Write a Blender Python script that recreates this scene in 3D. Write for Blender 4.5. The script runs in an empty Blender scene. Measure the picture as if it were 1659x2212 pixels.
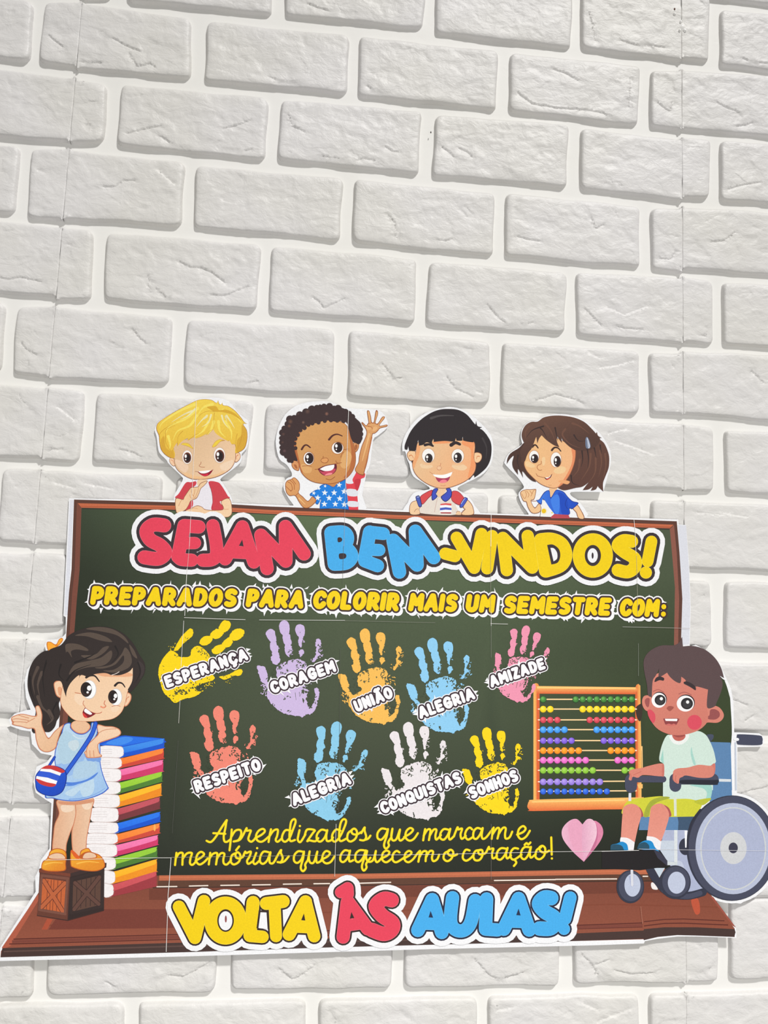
import bpy, bmesh, math, random
import numpy as np
from mathutils import Vector, Matrix, noise
from mathutils.geometry import delaunay_2d_cdt

# ------------------------------------------------------------------ camera
scn = bpy.context.scene
ZUP = 2.16                                   # height of the wall grid's origin above the floor
W, Hh, F = 1659.0, 2212.0, 1750.0
RW = np.array([[0.993474604, -0.107518622, 0.038052029],
               [0.0500628, 0.111316511, -0.992523224],
               [0.10247891, 0.987951608, 0.11597281]])
TW = np.array([-0.337182521, -0.573281835, 0.909494416])
CAM = -RW.T @ TW
cd = bpy.data.cameras.new('camera')
cam = bpy.data.objects.new('camera', cd)
scn.collection.objects.link(cam)
cd.sensor_fit = 'VERTICAL'; cd.sensor_height = 36.0; cd.lens = F / Hh * 36.0
cd.clip_start = 0.01
m = Matrix.Identity(4)
for i in range(3):
    m[i][0] = RW[0][i]; m[i][1] = -RW[1][i]; m[i][2] = -RW[2][i]; m[i][3] = CAM[i]
m[2][3] += ZUP
cam.matrix_world = m
scn.camera = cam

# ------------------------------------------------------------------ world, lamps, exposure
scn.view_settings.view_transform = 'Standard'
scn.view_settings.look = 'None'
scn.view_settings.exposure = 0.0
scn.view_settings.gamma = 1.0
scn.view_settings.use_curve_mapping = False
world = bpy.data.worlds.new('room_light'); scn.world = world
world.use_nodes = True
bg = world.node_tree.nodes['Background']
bg.inputs[0].default_value = (1.0, 0.975, 0.935, 1)
bg.inputs[1].default_value = 0.23
sd = bpy.data.lights.new('ceiling_lamp', 'SUN')
sd.energy = 2.55; sd.angle = math.radians(4.0); sd.color = (1.0, 0.985, 0.955)
so = bpy.data.objects.new('ceiling_lamp', sd)
scn.collection.objects.link(so)
so.location = (1.5, -2.5, ZUP + 2.2)
so.rotation_euler = Vector((0.48, -1.0, 1.32)).to_track_quat('Z', 'Y').to_euler()
ad = bpy.data.lights.new('front_fill', 'AREA')  # added soft fill that brightens the lower wall; no such window in the room
ad.shape = 'RECTANGLE'; ad.size = 1.1; ad.size_y = 0.9; ad.energy = 9.4; ad.color = (1.0, 0.985, 0.95)
ao = bpy.data.objects.new('front_fill', ad)
scn.collection.objects.link(ao)
ao.location = (0.5, -1.4, ZUP - 1.0)
ao.rotation_euler = (math.radians(90), 0, 0)

# ------------------------------------------------------------------ helpers
def ray(px, py):
    d = np.array([(px - W/2)/F, (py - Hh/2)/F, 1.0])
    return RW.T @ d
def at(px, py, h=0.0):
    """point of the plane h metres in front of the wall seen at photo pixel px, py"""
    d = ray(px, py)
    k = (-h - CAM[1]) / d[1]
    p = CAM + d*k
    return (p[0], -h, p[2] + ZUP)
def atv(P, h):
    P = np.asarray(P, float)
    d = np.stack([(P[:, 0]-W/2)/F, (P[:, 1]-Hh/2)/F, np.ones(len(P))], 1) @ RW
    hh = np.broadcast_to(np.asarray(h, float), (len(P),))
    k = (-hh - CAM[1]) / d[:, 1]
    Q = CAM + d*k[:, None]
    Q[:, 2] += ZUP
    return Q
TILT = None
def atp(P, h):
    """points of the poster's plane (leaning slightly out at its foot), h metres above its face"""
    P = np.asarray(P, float)
    d = np.stack([(P[:, 0]-W/2)/F, (P[:, 1]-Hh/2)/F, np.ones(len(P))], 1) @ RW
    z0, h0, z1, h1 = TILT                                # -y = h0 + (z-z0)*m
    m_ = (h1-h0)/(z1-z0)
    k = (-(h0 + h + (CAM[2]-z0)*m_) - CAM[1]) / (d[:, 1] + m_*d[:, 2])
    Q = CAM + d*k[:, None]
    Q[:, 2] += ZUP
    return Q
def grid_px(u, v):
    c = RW @ np.array([u*0.175, 0, -v*0.0877]) + TW
    return (c[0]/c[2]*F + W/2, c[1]/c[2]*F + Hh/2)

def mesh_obj(name, verts, faces, mat, parent=None, smooth=False):
    me = bpy.data.meshes.new(name)
    me.from_pydata([tuple(v) for v in verts], [], faces)
    if smooth:
        me.polygons.foreach_set('use_smooth', [True]*len(me.polygons))
    me.update()
    me.materials.append(mat)
    o = bpy.data.objects.new(name, me)
    scn.collection.objects.link(o)
    if parent:
        o.parent = parent; w = Vector((0, 0, 0)); q = parent
        if q.type == 'EMPTY': w = q.location.copy()
        o.matrix_parent_inverse = Matrix.Translation(-w)
    return o

def deepen(c):
    """dark inks print a little deeper than they look up close"""
    m_ = max(c)/255.0
    if m_ >= 0.66 or m_ <= 0: return c
    k = (0.66*(m_/0.66)**1.45)/m_
    return (c[0]*k, c[1]*k, c[2]*k)
def lin(c):
    c = c/255.0
    return c/12.92 if c <= 0.04045 else ((c+0.055)/1.055)**2.4

# ------------------------------------------------------------------ materials
def plaster(name, base, tint, rough, bump, fine=1.0):
    mt = bpy.data.materials.new(name); mt.use_nodes = True
    nt = mt.node_tree; N = nt.nodes; L = nt.links
    b = N['Principled BSDF']
    tc = N.new('ShaderNodeTexCoord')
    n1 = N.new('ShaderNodeTexNoise'); n1.inputs['Scale'].default_value = 7.0; n1.inputs['Detail'].default_value = 2
    L.new(tc.outputs['Object'], n1.inputs['Vector'])
    cr = N.new('ShaderNodeValToRGB')
    cr.color_ramp.elements[0].position = 0.38; cr.color_ramp.elements[1].position = 0.62
    cr.color_ramp.elements[0].color = (*base, 1); cr.color_ramp.elements[1].color = (*tint, 1)
    L.new(n1.outputs['Fac'], cr.inputs['Fac'])
    L.new(cr.outputs['Color'], b.inputs['Base Color'])
    b.inputs['Roughness'].default_value = rough
    b.inputs['Specular IOR Level'].default_value = 0.35
    mp = N.new('ShaderNodeMapping'); mp.inputs['Scale'].default_value = (1.0, 1.0, 1.5)
    mp.inputs['Rotation'].default_value = (0, 0.45, 0)
    L.new(tc.outputs['Object'], mp.inputs['Vector'])
    n2 = N.new('ShaderNodeTexNoise'); n2.inputs['Scale'].default_value = 52.0*fine
    n2.inputs['Detail'].default_value = 8; n2.inputs['Roughness'].default_value = 0.6
    n2.inputs['Distortion'].default_value = 0.35
    L.new(mp.outputs['Vector'], n2.inputs['Vector'])
    bm = N.new('ShaderNodeBump'); bm.inputs['Strength'].default_value = 1.0
    bm.inputs['Distance'].default_value = bump
    L.new(n2.outputs['Fac'], bm.inputs['Height'])
    L.new(bm.outputs['Normal'], b.inputs['Normal'])
    return mt
M_BRICK = plaster('white_brick_paint', (0.705, 0.692, 0.668), (0.725, 0.712, 0.712), 0.42, 0.0016)
M_MORTAR = plaster('white_joint_paint', (0.82, 0.812, 0.785), (0.83, 0.822, 0.805), 0.5, 0.0002)
# ------------------------------------------------------------------ the wall
def slab(name, x0, x1, z0, z1, y0, y1, mat, parent=None):
    v = [(x, y, z) for x in (x0, x1) for y in (y0, y1) for z in (z0, z1)]
    f = [(0,1,3,2), (4,6,7,5), (0,4,5,1), (2,3,7,6), (0,2,6,4), (1,5,7,3)]
    return mesh_obj(name, v, f, mat, parent)
wall = slab('wall_back', -1.4, 2.1, 0.0, ZUP+0.64, 0.002, 0.10, M_MORTAR)
wall['kind'] = 'structure'
wall['label'] = 'white wall covered with moulded brick-effect panels'
seam_gap = 0.0
for (a, b) in ((-0.70, 0.0), (0.0, 0.70), (0.70, 1.40)):
    slab('panel_backing', a + seam_gap, b - seam_gap, ZUP-1.50, ZUP+0.40, 0.0, 0.002, M_MORTAR, wall)

BH = 0.0054
def Zf(ox, oy, s):
    return lambda pts: [(ox + p[0]*s, oy + p[1]*s) + tuple(p[2:]) for p in pts]
s0 = 560/1659.0
z1, z2, z3 = Zf(0, 0, s0), Zf(550, 0, s0), Zf(1099, 0, s0)
z4, z5, z6 = Zf(0, 440, s0), Zf(550, 440, s0), Zf(1099, 440, s0)
z7, z8 = Zf(0, 880, s0), Zf(1099, 880, s0)
y2, y3, y4 = Zf(0, 1900, s0), Zf(550, 1990, s0), Zf(1099, 1990, s0)
ZU, ZV = Zf(1340, 1380, 319/1659.), Zf(1300, 1620, 359/1659.)
DARK = [z1(p) for p in ([(725,240),(800,285),(900,325)], [(300,205),(345,250),(400,293)], [(820,850),(930,820),(1030,800)],
  [(1035,870),(1090,910),(1170,940)], [(1360,945),(1450,945),(1530,965),(1610,950)], [(665,1190),(730,1190),(790,1150),(860,1150)],
  [(540,390),(650,395)], [(830,340),(880,420),(960,400),(1000,430)], [(1430,820),(1540,790),(1600,765)])]
DARK += [z2(p) for p in ([(340,20),(410,45),(470,65)], [(100,490),(170,515),(260,520)], [(720,545),(760,575),(810,580)],
  [(1340,640),(1420,638)], [(220,730),(240,800),(320,840)], [(840,935),(880,965),(920,968)],
  [(430,995),(520,1005),(620,1030),(700,1010),(760,1020),(800,1050)], [(1200,935),(1245,965),(1275,1000)], [(1310,945),(1360,965),(1390,1000)])]
DARK += [z3(p) for p in ([(515,80),(540,170),(555,250)], [(720,255),(780,275),(840,288)], [(900,285),(1000,300)],
  [(940,640),(985,680),(1030,710),(1048,650)], [(1330,650),(1380,680),(1470,715)], [(1450,805),(1520,795),(1560,780)],
  [(290,440),(370,470),(440,510)], [(60,590),(150,660),(330,690),(480,695),(600,720),(680,760)], [(780,500),(770,680)],
  [(1390,1210),(1500,1180),(1610,1162)], [(1500,370),(1560,395),(1650,400)])]
DARK += [z4(p) for p in ([(0,470),(60,480),(130,468),(260,492)], [(1150,365),(1220,405),(1290,405),(1360,440),(1440,500)],
  [(1350,580),(1440,585),(1540,545),(1630,512)], [(950,460),(950,520),(965,560)], [(1000,540),(1060,590),(1100,605)],
  [(120,870),(170,930),(235,963)], [(850,800),(890,850),(935,890)], [(1290,115),(1380,122),(1440,118)], [(1470,1140),(1560,1150),(1650,1130)])]
DARK += [z5(p) for p in ([(250,180),(330,178),(430,185)], [(850,60),(900,120),(910,210)], [(1170,225),(1220,235),(1265,218)],
  [(375,595),(420,630),(445,662),(510,635),(575,603)], [(1490,640),(1550,710),(1620,770)], [(820,1020),(870,1080),(900,1112),(945,1110)],
  [(1230,1100),(1290,1180),(1400,1230)])]
DARK += [z6(p) for p in ([(60,205),(120,225),(200,235)], [(530,90),(560,155),(605,130)], [(1300,240),(1380,230),(1450,180)],
  [(955,345),(1040,350),(1090,270)], [(0,780),(80,770),(155,755)], [(490,665),(540,720),(590,770)], [(690,780),(760,795),(860,800)],
  [(180,1255),(300,1215),(430,1250),(520,1290),(590,1290)], [(1260,840),(1290,770)], [(1560,1070),(1630,1140)])]
DARK += [z7(p) for p in ([(770,265),(850,285),(930,320)], [(300,265),(400,262)])]
DARK += [y2(p) for p in ([(1080,610),(1170,620),(1250,580),(1350,520)], [(680,650),(750,690),(790,685)])]
DARK += [y3([(160,300),(240,370),(300,345),(380,285)]), y3([(1410,240),(1500,340),(1570,380),(1650,345)])]
DARK += [y4(p) for p in ([(470,210),(530,270),(595,375)], [(560,275),(645,245)], [(0,360),(100,325)], [(1290,305),(1325,250)], [(680,310),(780,335),(900,330)])]
DARK += [ZU([(1265,675),(1340,700),(1430,740)]), ZU([(1400,920),(1500,860)]), ZV([(1380,440),(1500,395),(1650,365)])]
LITE = [z6(p) for p in ([(470,925),(580,990)], [(590,1050),(700,1035),(800,1005)], [(640,670),(740,715),(880,660)])]
LITE += [z4([(800,1200),(920,1250),(1090,1260)])]
LITE += [z7(p) for p in ([(360,490),(480,520)], [(540,490),(720,525)], [(370,0),(480,90)])]
LITE += [z8(p) for p in ([(690,220),(790,250),(910,300)], [(640,170),(750,140)], [(1210,675),(1350,690)], [(1380,680),(1530,705)])]
LITE += [z1([(1020,1095),(1120,1190)]), y3([(1500,590),(1650,560)]), y4([(420,510),(570,575)]), y4([(570,650),(780,570)])]
def world_line(pts):
    q = [at(x, y, BH) for x, y in pts]
    out = []
    for a, b in zip(q[:-1], q[1:]):
        n = max(1, int(math.hypot(b[0]-a[0], b[2]-a[2])/0.0016))
        for k in range(n):
            t = k/n; j = 0.00035
            out.append((a[0]+(b[0]-a[0])*t + random.uniform(-j, j), a[2]+(b[2]-a[2])*t + random.uniform(-j, j)))
    out.append((q[-1][0], q[-1][2]))
    return out
random.seed(4)
CREASES = [(world_line(p), 1) for p in DARK] + [(world_line(p), -1) for p in LITE]

# measured brick outlines (photo pixels: top-left, top-right, bottom-right, bottom-left), keyed by (row, slot)
# slot: even rows split at u = k+.25, odd rows at u = k-.25 ; 'a'/'b' halves of a brick cut by a panel seam
MEAS = {
 (0,0,'b'):[(178,-130),(245,-125),(243,1),(177,0)], (0,1):[(277,-128),(592,-95),(588,38),(277,6)], (0,2):[(614,-92),(922,-62),(914,68),(614,40)],
 (0,3):[(942,-60),(1236,-32),(1232,109),(939,76)], (0,4,'a'):[(1254,-30),(1467,-10),(1467,135),(1253,109)],
 (0,4,'b'):[(1470,-8),(1531,-4),(1530,139),(1470,131)],
 (1,-1):[(-250,-25),(74,7),(65,136),(-252,104)], (1,0,'a'):[(96,8),(176,9),(163,149),(86,138)], (1,0,'b'):[(178,12),(417,42),(411,173),(165,153)],
 (1,1):[(447,50),(754,82),(748,207),(440,180)], (1,2):[(776,82),(1075,115),(1070,242),(772,212)], (1,3):[(1100,117),(1381,147),(1378,276),(1097,244)],
 (1,4,'a'):[(1403,154),(1467,155),(1465,285),(1402,277)], (1,4,'b'):[(1471,156),(1690,168),(1690,300),(1470,283)],
 (2,0,'a'):[(-90,145),(160,171),(149,312),(-95,290)], (2,0,'b'):[(164,174),(235,184),(226,313),(152,311)], (2,1):[(262,184),(581,216),(573,349),(251,318)],
 (2,2):[(606,216),(911,245),(904,380),(598,349)], (2,3):[(938,250),(1228,273),(1222,408),(933,384)], (2,4,'a'):[(1253,280),(1467,304),(1465,436),(1252,413)],
 (2,4,'b'):[(1473,301),(1534,304),(1531,434),(1470,431)], (2,5):[(1555,307),(1830,325),(1830,458),(1553,436)],
 (3,-1):[(-270,295),(44,321),(35,466),(-275,440)], (3,0,'a'):[(68,326),(148,324),(135,480),(61,471)], (3,0,'b'):[(150,326),(400,354),(393,492),(138,477)],
 (3,1):[(424,361),(742,388),(733,523),(418,495)], (3,2):[(766,390),(1069,419),(1065,556),(761,526)], (3,3):[(1092,420),(1382,448),(1381,581),(1088,557)],
 (3,4,'a'):[(1403,452),(1468,452),(1465,591),(1406,584)], (3,4,'b'):[(1473,449),(1700,463),(1700,601),(1473,583)],
 (4,0,'a'):[(-120,468),(130,494),(120,643),(-130,626)], (4,0,'b'):[(133,496),(204,499),(199,652),(121,650)], (4,1):[(230,504),(564,531),(554,674),(225,650)],
 (4,2):[(585,534),(901,561),(895,701),(581,676)], (4,3):[(926,567),(1222,592),(1220,723),(919,704)], (4,4,'a'):[(1242,590),(1468,602),(1466,745),(1244,726)],
 (4,4,'b'):[(1474,600),(1538,609),(1537,746),(1472,741)], (4,5):[(1556,610),(1840,630),(1842,768),(1560,746)],
 (5,-1):[(-310,632),(14,658),(5,806),(-315,786)], (5,0,'a'):[(37,663),(118,664),(105,817),(27,810)], (5,0,'b'):[(120,666),(375,686),(367,834),(107,820)],
 (5,1):[(403,690),(725,712),(719,858),(397,838)], (5,2):[(754,715),(1060,739),(1055,878),(748,860)], (5,3):[(1083,740),(1381,759),(1378,896),(1080,880)],
 (5,4,'a'):[(1399,762),(1468,762),(1466,898),(1403,895)], (5,4,'b'):[(1473,761),(1710,770),(1710,916),(1471,897)],
 (6,0,'a'):[(-150,820),(103,840),(91,991),(-155,984)], (6,0,'b'):[(105,840),(187,845),(171,999),(94,995)], (6,1):[(208,848),(549,869),(532,1016),(199,1001)],
 (6,2):[(574,872),(888,886),(885,1037),(567,1020)], (6,3):[(911,889),(1224,905),(1222,1054),(906,1040)], (6,4,'a'):[(1245,904),(1468,918),(1468,1060),(1243,1051)],
 (6,4,'b'):[(1473,919),(1540,924),(1540,1063),(1471,1061)], (6,5):[(1561,929),(1850,940),(1850,1082),(1565,1065)],
 (7,0,'a'):[(7,1013),(88,1015),(73,1176),(-4,1172)], (7,0,'b'):[(91,1017),(353,1029),(345,1182),(79,1177)],
 (7,4,'a'):[(1403,1079),(1475,1081),(1475,1226),(1404,1222)], (7,4,'b'):[(1479,1083),(1720,1092),(1722,1238),(1480,1229)],
 (8,0,'a'):[(-185,1185),(64,1195),(55,1356),(-195,1350)], (8,0,'b'):[(69,1194),(150,1197),(145,1357),(58,1357)],
 (8,4,'b'):[(1480,1252),(1532,1254),(1535,1398),(1480,1396)], (8,5):[(1562,1255),(1860,1262),(1860,1406),(1563,1400)],
 (12,0,'b'):[(3,1957),(76,1958),(74,2155),(-2,2155)],
 (12,1):[(103,1958),(470,1953),(465,2143),(104,2148)], (12,2):[(500,1952),(850,1947),(844,2132),(499,2137)], (12,3):[(876,1946),(1210,1942),(1205,2127),(872,2131)],
 (12,4,'a'):[(1237,1942),(1474,1940),(1474,2122),(1236,2124)], (12,4,'b'):[(1478,1940),(1549,1940),(1548,2118),(1478,2120)], (12,5):[(1572,1940),(1900,1938),(1900,2110),(1573,2113)],
 (13,0,'b'):[(-5,2164),(268,2162),(266,2345),(-10,2348)], (13,1):[(300,2162),(660,2156),(660,2340),(298,2345)], (13,2):[(688,2156),(1029,2150),(1030,2330),(688,2338)],
 (13,3):[(1053,2150),(1379,2143),(1380,2320),(1054,2328)], (13,4,'a'):[(1399,2143),(1478,2142),(1479,2318),(1400,2320)], (13,4,'b'):[(1483,2142),(1760,2135),(1762,2310),(1484,2318)],
}
SEAM_SIDE = {'a': 'R', 'b': 'L'}

def sm(t):
    t = max(0.0, min(1.0, t)); return t*t*(3-2*t)
def build_brick(quad, cut, seed, parent, step):
    """quad: four (x, z) corners; cut: None, 'L' or 'R' = square side at a panel seam"""
    rnd = random.Random(seed)
    c = [np.array(q) for q in quad]                     # TL TR BR BL
    rad = [rnd.uniform(0.0065, 0.0105) for _ in range(4)]
    if cut == 'L': rad[0] = rad[3] = 0.0004
    if cut == 'R': rad[1] = rad[2] = 0.0004
    loop = []
    for i in range(4):
        p, pr, nx = c[i], c[(i-1) % 4], c[(i+1) % 4]
        d0 = (pr-p)/np.linalg.norm(pr-p); d1 = (nx-p)/np.linalg.norm(nx-p)
        r = rad[i]; a, b = p+d0*r, p+d1*r
        k = 5 if r > 0.001 else 1
        for j in range(k+1):
            t = j/k
            loop.append((1-t)**2*a + 2*t*(1-t)*p + t*t*b)
        e = nx - d1*0 + (p-nx)/np.linalg.norm(p-nx)*rad[(i+1) % 4]
        L = np.linalg.norm(e-b); n = max(2, int(L/(step*1.6)))
        for j in range(1, n):
            loop.append(b + (e-b)*j/n)
    P = []
    for q in loop:
        P.append(q)
    P = np.array(P)
    # gentle waviness of the outline
    nx_ = np.roll(P, -1, 0) - np.roll(P, 1, 0)
    nrm = np.stack([nx_[:, 1], -nx_[:, 0]], 1); nrm /= np.linalg.norm(nrm, axis=1)[:, None] + 1e-12
    cen = P.mean(0)
    sgn = np.sign(((P-cen)*nrm).sum(1)); nrm *= sgn[:, None]          # outward
    for i in range(len(P)):
        w = noise.noise(Vector((P[i][0]*24, P[i][1]*24, seed*3.1)))*0.0018
        if cut == 'L' and P[i][0] < max(c[0][0], c[3][0]) + 0.0015: w = 0
        if cut == 'R' and P[i][0] > min(c[1][0], c[2][0]) - 0.0015: w = 0
        P[i] = P[i] + nrm[i]*w
    n = len(P)
    lvl = [(0.0, 0.0), (0.0005, 0.24), (0.0011, 0.60), (0.0020, 0.86), (0.0036, 0.975), (0.0075, 1.0)]
    verts2, hts = [], []
    cutx = None
    for (ins, hh) in lvl:
        for i in range(n):
            q = P[i] - nrm[i]*ins
            h = hh
            if cut:
                edge = (abs(P[i][0]-c[0][0]) < 0.0035 and nrm[i][0] < -0.7) if cut == 'L' else (abs(P[i][0]-c[1][0]) < 0.0035 and nrm[i][0] > 0.7)
                if edge:
                    q = P[i] - nrm[i]*ins*0.25
                    h = 0.86 + 0.14*hh
            verts2.append(q); hts.append(h)
    inner = P - nrm*lvl[-1][0]
    inner2 = P - nrm*(lvl[-1][0]+0.0012)
    x0, z0_ = inner.min(0); x1, z1_ = inner.max(0)
    q0x, q0z = P.min(0); q1x, q1z = P.max(0)
    mine = [(cr, s) for cr, s in CREASES if sum(1 for (x, z) in cr if q0x < x < q1x and q0z < z < q1z) > len(cr)*0.5]
    # a few marks of its own for bricks the photo shows little of
    for k in range(rnd.randint(2, 4)):
        ax, az = rnd.uniform(x0, x1), rnd.uniform(z0_, z1_)
        ang = rnd.uniform(-0.9, 0.5); cr = []
        for j in range(rnd.randint(7, 16)):
            cr.append((ax, az)); ang += rnd.uniform(-0.3, 0.3)
            ax += math.cos(ang)*0.0016; az += math.sin(ang)*0.0016
        mine.append((cr, rnd.choice((0.22, 0.34, -0.25))))
    pts = []
    nxs = max(2, int((x1-x0)/step)); nzs = max(2, int((z1_-z0_)/step))
    for a in range(nxs+1):
        for b in range(nzs+1):
            p = (x0+(x1-x0)*a/nxs + rnd.uniform(-.25, .25)*step, z0_+(z1_-z0_)*b/nzs + rnd.uniform(-.25, .25)*step)
            pts.append(p)
    for cr, s in mine:
        for (x, z) in cr:
            pts.append((x, z+0.0005)); pts.append((x, z-0.0005)); pts.append((x, z-0.0014 if s > 0 else z+0.0014)); pts.append((x, z-0.0028 if s > 0 else z+0.0028))
    PT = np.array(pts); PX, PZ = PT[:, 0], PT[:, 1]; ins_ = np.zeros(len(PT), bool)
    for (xi, yi), (xj, yj) in zip(inner2, np.roll(inner2, 1, 0)):
        if yi != yj: ins_ ^= ((yi > PZ) != (yj > PZ)) & (PX < (xj-xi)*(PZ-yi)/(yj-yi)+xi)
    for p in PT[ins_]:
        verts2.append(p); hts.append(1.0)
    V2 = np.array(verts2)
    edges = []
    for r in range(len(lvl)):
        for i in range(n):
            edges.append((r*n+i, r*n+(i+1) % n))
    res = delaunay_2d_cdt([Vector(v) for v in V2], edges, [list(range(n))], 1, 1e-7)
    ov, of, orig = res[0], res[2], res[3]
    XZ = np.array([(v[0], v[1]) for v in ov])
    HT = np.array([hts[o[0]] if o else 1.0 for o in orig])
    Wt = np.clip((HT-0.2)/0.8, 0, 1); Wt = Wt*Wt*(3-2*Wt)
    Y = BH*HT
    for i in np.nonzero(Wt > 0)[0]:
        x, z = XZ[i]
        f1 = noise.noise((x*22, z*30, seed*1.7))
        f2 = noise.noise((x*60, z*95, seed*0.9)) + 0.5*noise.noise((x*125+z*30, z*190, seed*0.9))
        f3 = 1-abs(noise.noise((x*95+z*40, z*130, seed*2.3)))
        a1 = noise.noise((x*26+z*9, z*44-x*6, seed*5.3)) + 0.35*noise.noise((x*90, z*120, seed*1.3))
        a2 = noise.noise((x*20-z*12, z*34+x*10, seed*7.7+3)) + 0.35*noise.noise((x*80, z*110, seed*2.9))
        t1 = min(1, max(0, (a1-0.12)/0.055)); t2 = min(1, max(0, (a2+0.02)/0.055))
        Y[i] += Wt[i]*(0.0005*f1 + 0.0002*f2 + 0.0002*(f3-0.7) - 0.00048*t1*t1*(3-2*t1) + 0.00034*t2*t2*(3-2*t2))
    for cr, s in mine:
        C2 = np.array(cr)
        D2 = (XZ[:, 0:1]-C2[None, :, 0])**2 + (XZ[:, 1:2]-C2[None, :, 1])**2
        k = D2.argmin(1); d = np.sqrt(D2[np.arange(len(XZ)), k]); side = XZ[:, 1]-C2[k, 1]
        mk = (d < 0.012) & ((side < 0) if s > 0 else (side > 0))
        Y -= np.where(mk, Wt*0.0013*abs(s)*np.exp(-d/0.0042), 0)
    out = [(XZ[i, 0], -Y[i], XZ[i, 1]) for i in range(len(XZ))]
    faces = [tuple(f) for f in of]
    fx = []
    for f in faces:
        a, b, c3 = [out[i] for i in f[:3]]
        nrmy = (b[2]-a[2])*(c3[0]-a[0]) - (b[0]-a[0])*(c3[2]-a[2])
        fx.append(f if nrmy < 0 else f[::-1])
    return mesh_obj('brick', out, fx, M_BRICK, parent, smooth=True)

rb = random.Random(11)
def quad_px(row, a, b):
    q = []
    for (u, v) in ((a, row-0.925), (b, row-0.925), (b, row-0.075), (a, row-0.075)):
        x, y = grid_px(u, v)
        q.append((x + rb.uniform(-2, 2), y + rb.uniform(-2, 2)))
    return q
nb = 0
for row in range(-3, 16):
    off = 0.25 if row % 2 == 0 else -0.25
    for k in range(-3, 9):
        a, b = off + k - 1 + 0.035, off + k - 0.035
        if row % 2: a += 1; b += 1
        if b < -2.4 or a > 7.2: continue
        pieces = []
        for sx in (0.0, 4.0):
            if a < sx < b: pieces = [('a', a, sx-0.008, 'R'), ('b', sx+0.008, b, 'L')]
        if not pieces: pieces = [(None, a, b, None)]
        for tag_, a_, b_, cut in pieces:
            slot = k
            key = (row, slot, tag_) if tag_ else (row, slot)
            q = MEAS.get(key)
            hidden = q is None and 7 <= row <= 11 and a_ > 0.3 and b_ < 4.0
            q_none = q is None
            if q is None: q = quad_px(row, a_, b_)
            qc = []
            for (x, y) in q:
                p = at(x, y, 0.0)
                qc.append((p[0], p[2]))
            if cut == 'L':
                for i in (0, 3): qc[i] = (round(qc[i][0]/0.7)*0.7 - 0.00002, qc[i][1])
            if cut == 'R':
                for i in (1, 2): qc[i] = (round(qc[i][0]/0.7)*0.7 + 0.00002, qc[i][1])
            nb += 1
            far = q_none and (row < -1 or row > 13 or b_ < -0.9 or a_ > 5.3)
            build_brick(qc, cut, nb, wall, 0.012 if hidden or far else 0.0021)
print('bricks', nb)

# ------------------------------------------------------------------ small marks on the wall
def drop(name, px, py, rx, rz, h, mat, seed, n=10, base=None):
    rnd = random.Random(seed); c = at(px, py, BH-0.0002); v = [(c[0], c[1]-h, c[2])]; f = []
    for lv, (k, hh) in enumerate(((0.5, 0.8), (1.0, 0.0))):
        for i in range(n):
            a = 2*math.pi*i/n; q = k*rnd.uniform(0.75, 1.15)
            v.append((c[0]+rx*q*math.cos(a), c[1]-h*hh*rnd.uniform(0.7, 1.2)+(0.0008 if lv else 0), c[2]+rz*q*math.sin(a)))
    for i in range(n):
        j = (i+1) % n
        f.append((0, 1+j, 1+i)); f.append((1+i, 1+j, 1+n+j, 1+n+i))
    return mesh_obj(name, v, [t[::-1] for t in f] if False else f, mat, wall, smooth=True)
def plain(name, col, rough):
    mt = bpy.data.materials.new(name); mt.use_nodes = True; p = mt.node_tree.nodes['Principled BSDF']
    p.inputs['Base Color'].default_value = (*col, 1); p.inputs['Roughness'].default_value = rough
    return mt
M_GLINT = plain('glint_gloss', (0.93, 0.92, 0.90), 0.12); M_RUST = plain('rusty_metal', (0.10, 0.03, 0.015), 0.5); M_DIRT = plain('dark_speck', (0.05, 0.04, 0.035), 0.8)
for i, (x, y, a, b_) in enumerate(((1474, 58, .0034, .0042), (1479, 66, .0026, .002), (1457, 31, .0018, .0015), (1470, 48, .0014, .0022), (1468, 66, .0016, .0020))):
    drop('glint_drop', x, y, a*1.5, b_*1.5, 0.0020, M_GLINT, 50+i)  # bright glossy bumps added to stand for a glint on the wall paint
drop('nail_head', 1457, 20, 0.0016, 0.0026, 0.0012, M_RUST, 3)
drop('dirt_speck', 931, 285, 0.0007, 0.0012, 0.0003, M_DIRT, 4)
# ------------------------------------------------------------------ printing toolkit: flat shapes cut to a planar map
M_PRINT = bpy.data.materials.new('printed_paper'); M_PRINT.use_nodes = True
_n = M_PRINT.node_tree; _b = _n.nodes['Principled BSDF']
_a = _n.nodes.new('ShaderNodeVertexColor'); _a.layer_name = 'ink'
_t = _n.nodes.new('ShaderNodeTexCoord')
_g = _n.nodes.new('ShaderNodeTexNoise'); _g.inputs['Scale'].default_value = 700; _g.inputs['Detail'].default_value = 2
_n.links.new(_t.outputs['Object'], _g.inputs['Vector'])
_r = _n.nodes.new('ShaderNodeMapRange'); _r.inputs['From Min'].default_value = 0.3; _r.inputs['From Max'].default_value = 0.7
_r.inputs['To Min'].default_value = 0.95; _r.inputs['To Max'].default_value = 1.05
_n.links.new(_g.outputs['Fac'], _r.inputs['Value'])
_m = _n.nodes.new('ShaderNodeVectorMath'); _m.operation = 'SCALE'
_n.links.new(_a.outputs['Color'], _m.inputs[0]); _n.links.new(_r.outputs['Result'], _m.inputs['Scale'])
_n.links.new(_m.outputs['Vector'], _b.inputs['Base Color'])
_b.inputs['Roughness'].default_value = 0.55; _b.inputs['Specular IOR Level'].default_value = 0.25
INK = 0.99
PH = 0.0                                    # how far the poster stands in front of the wall plane
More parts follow.
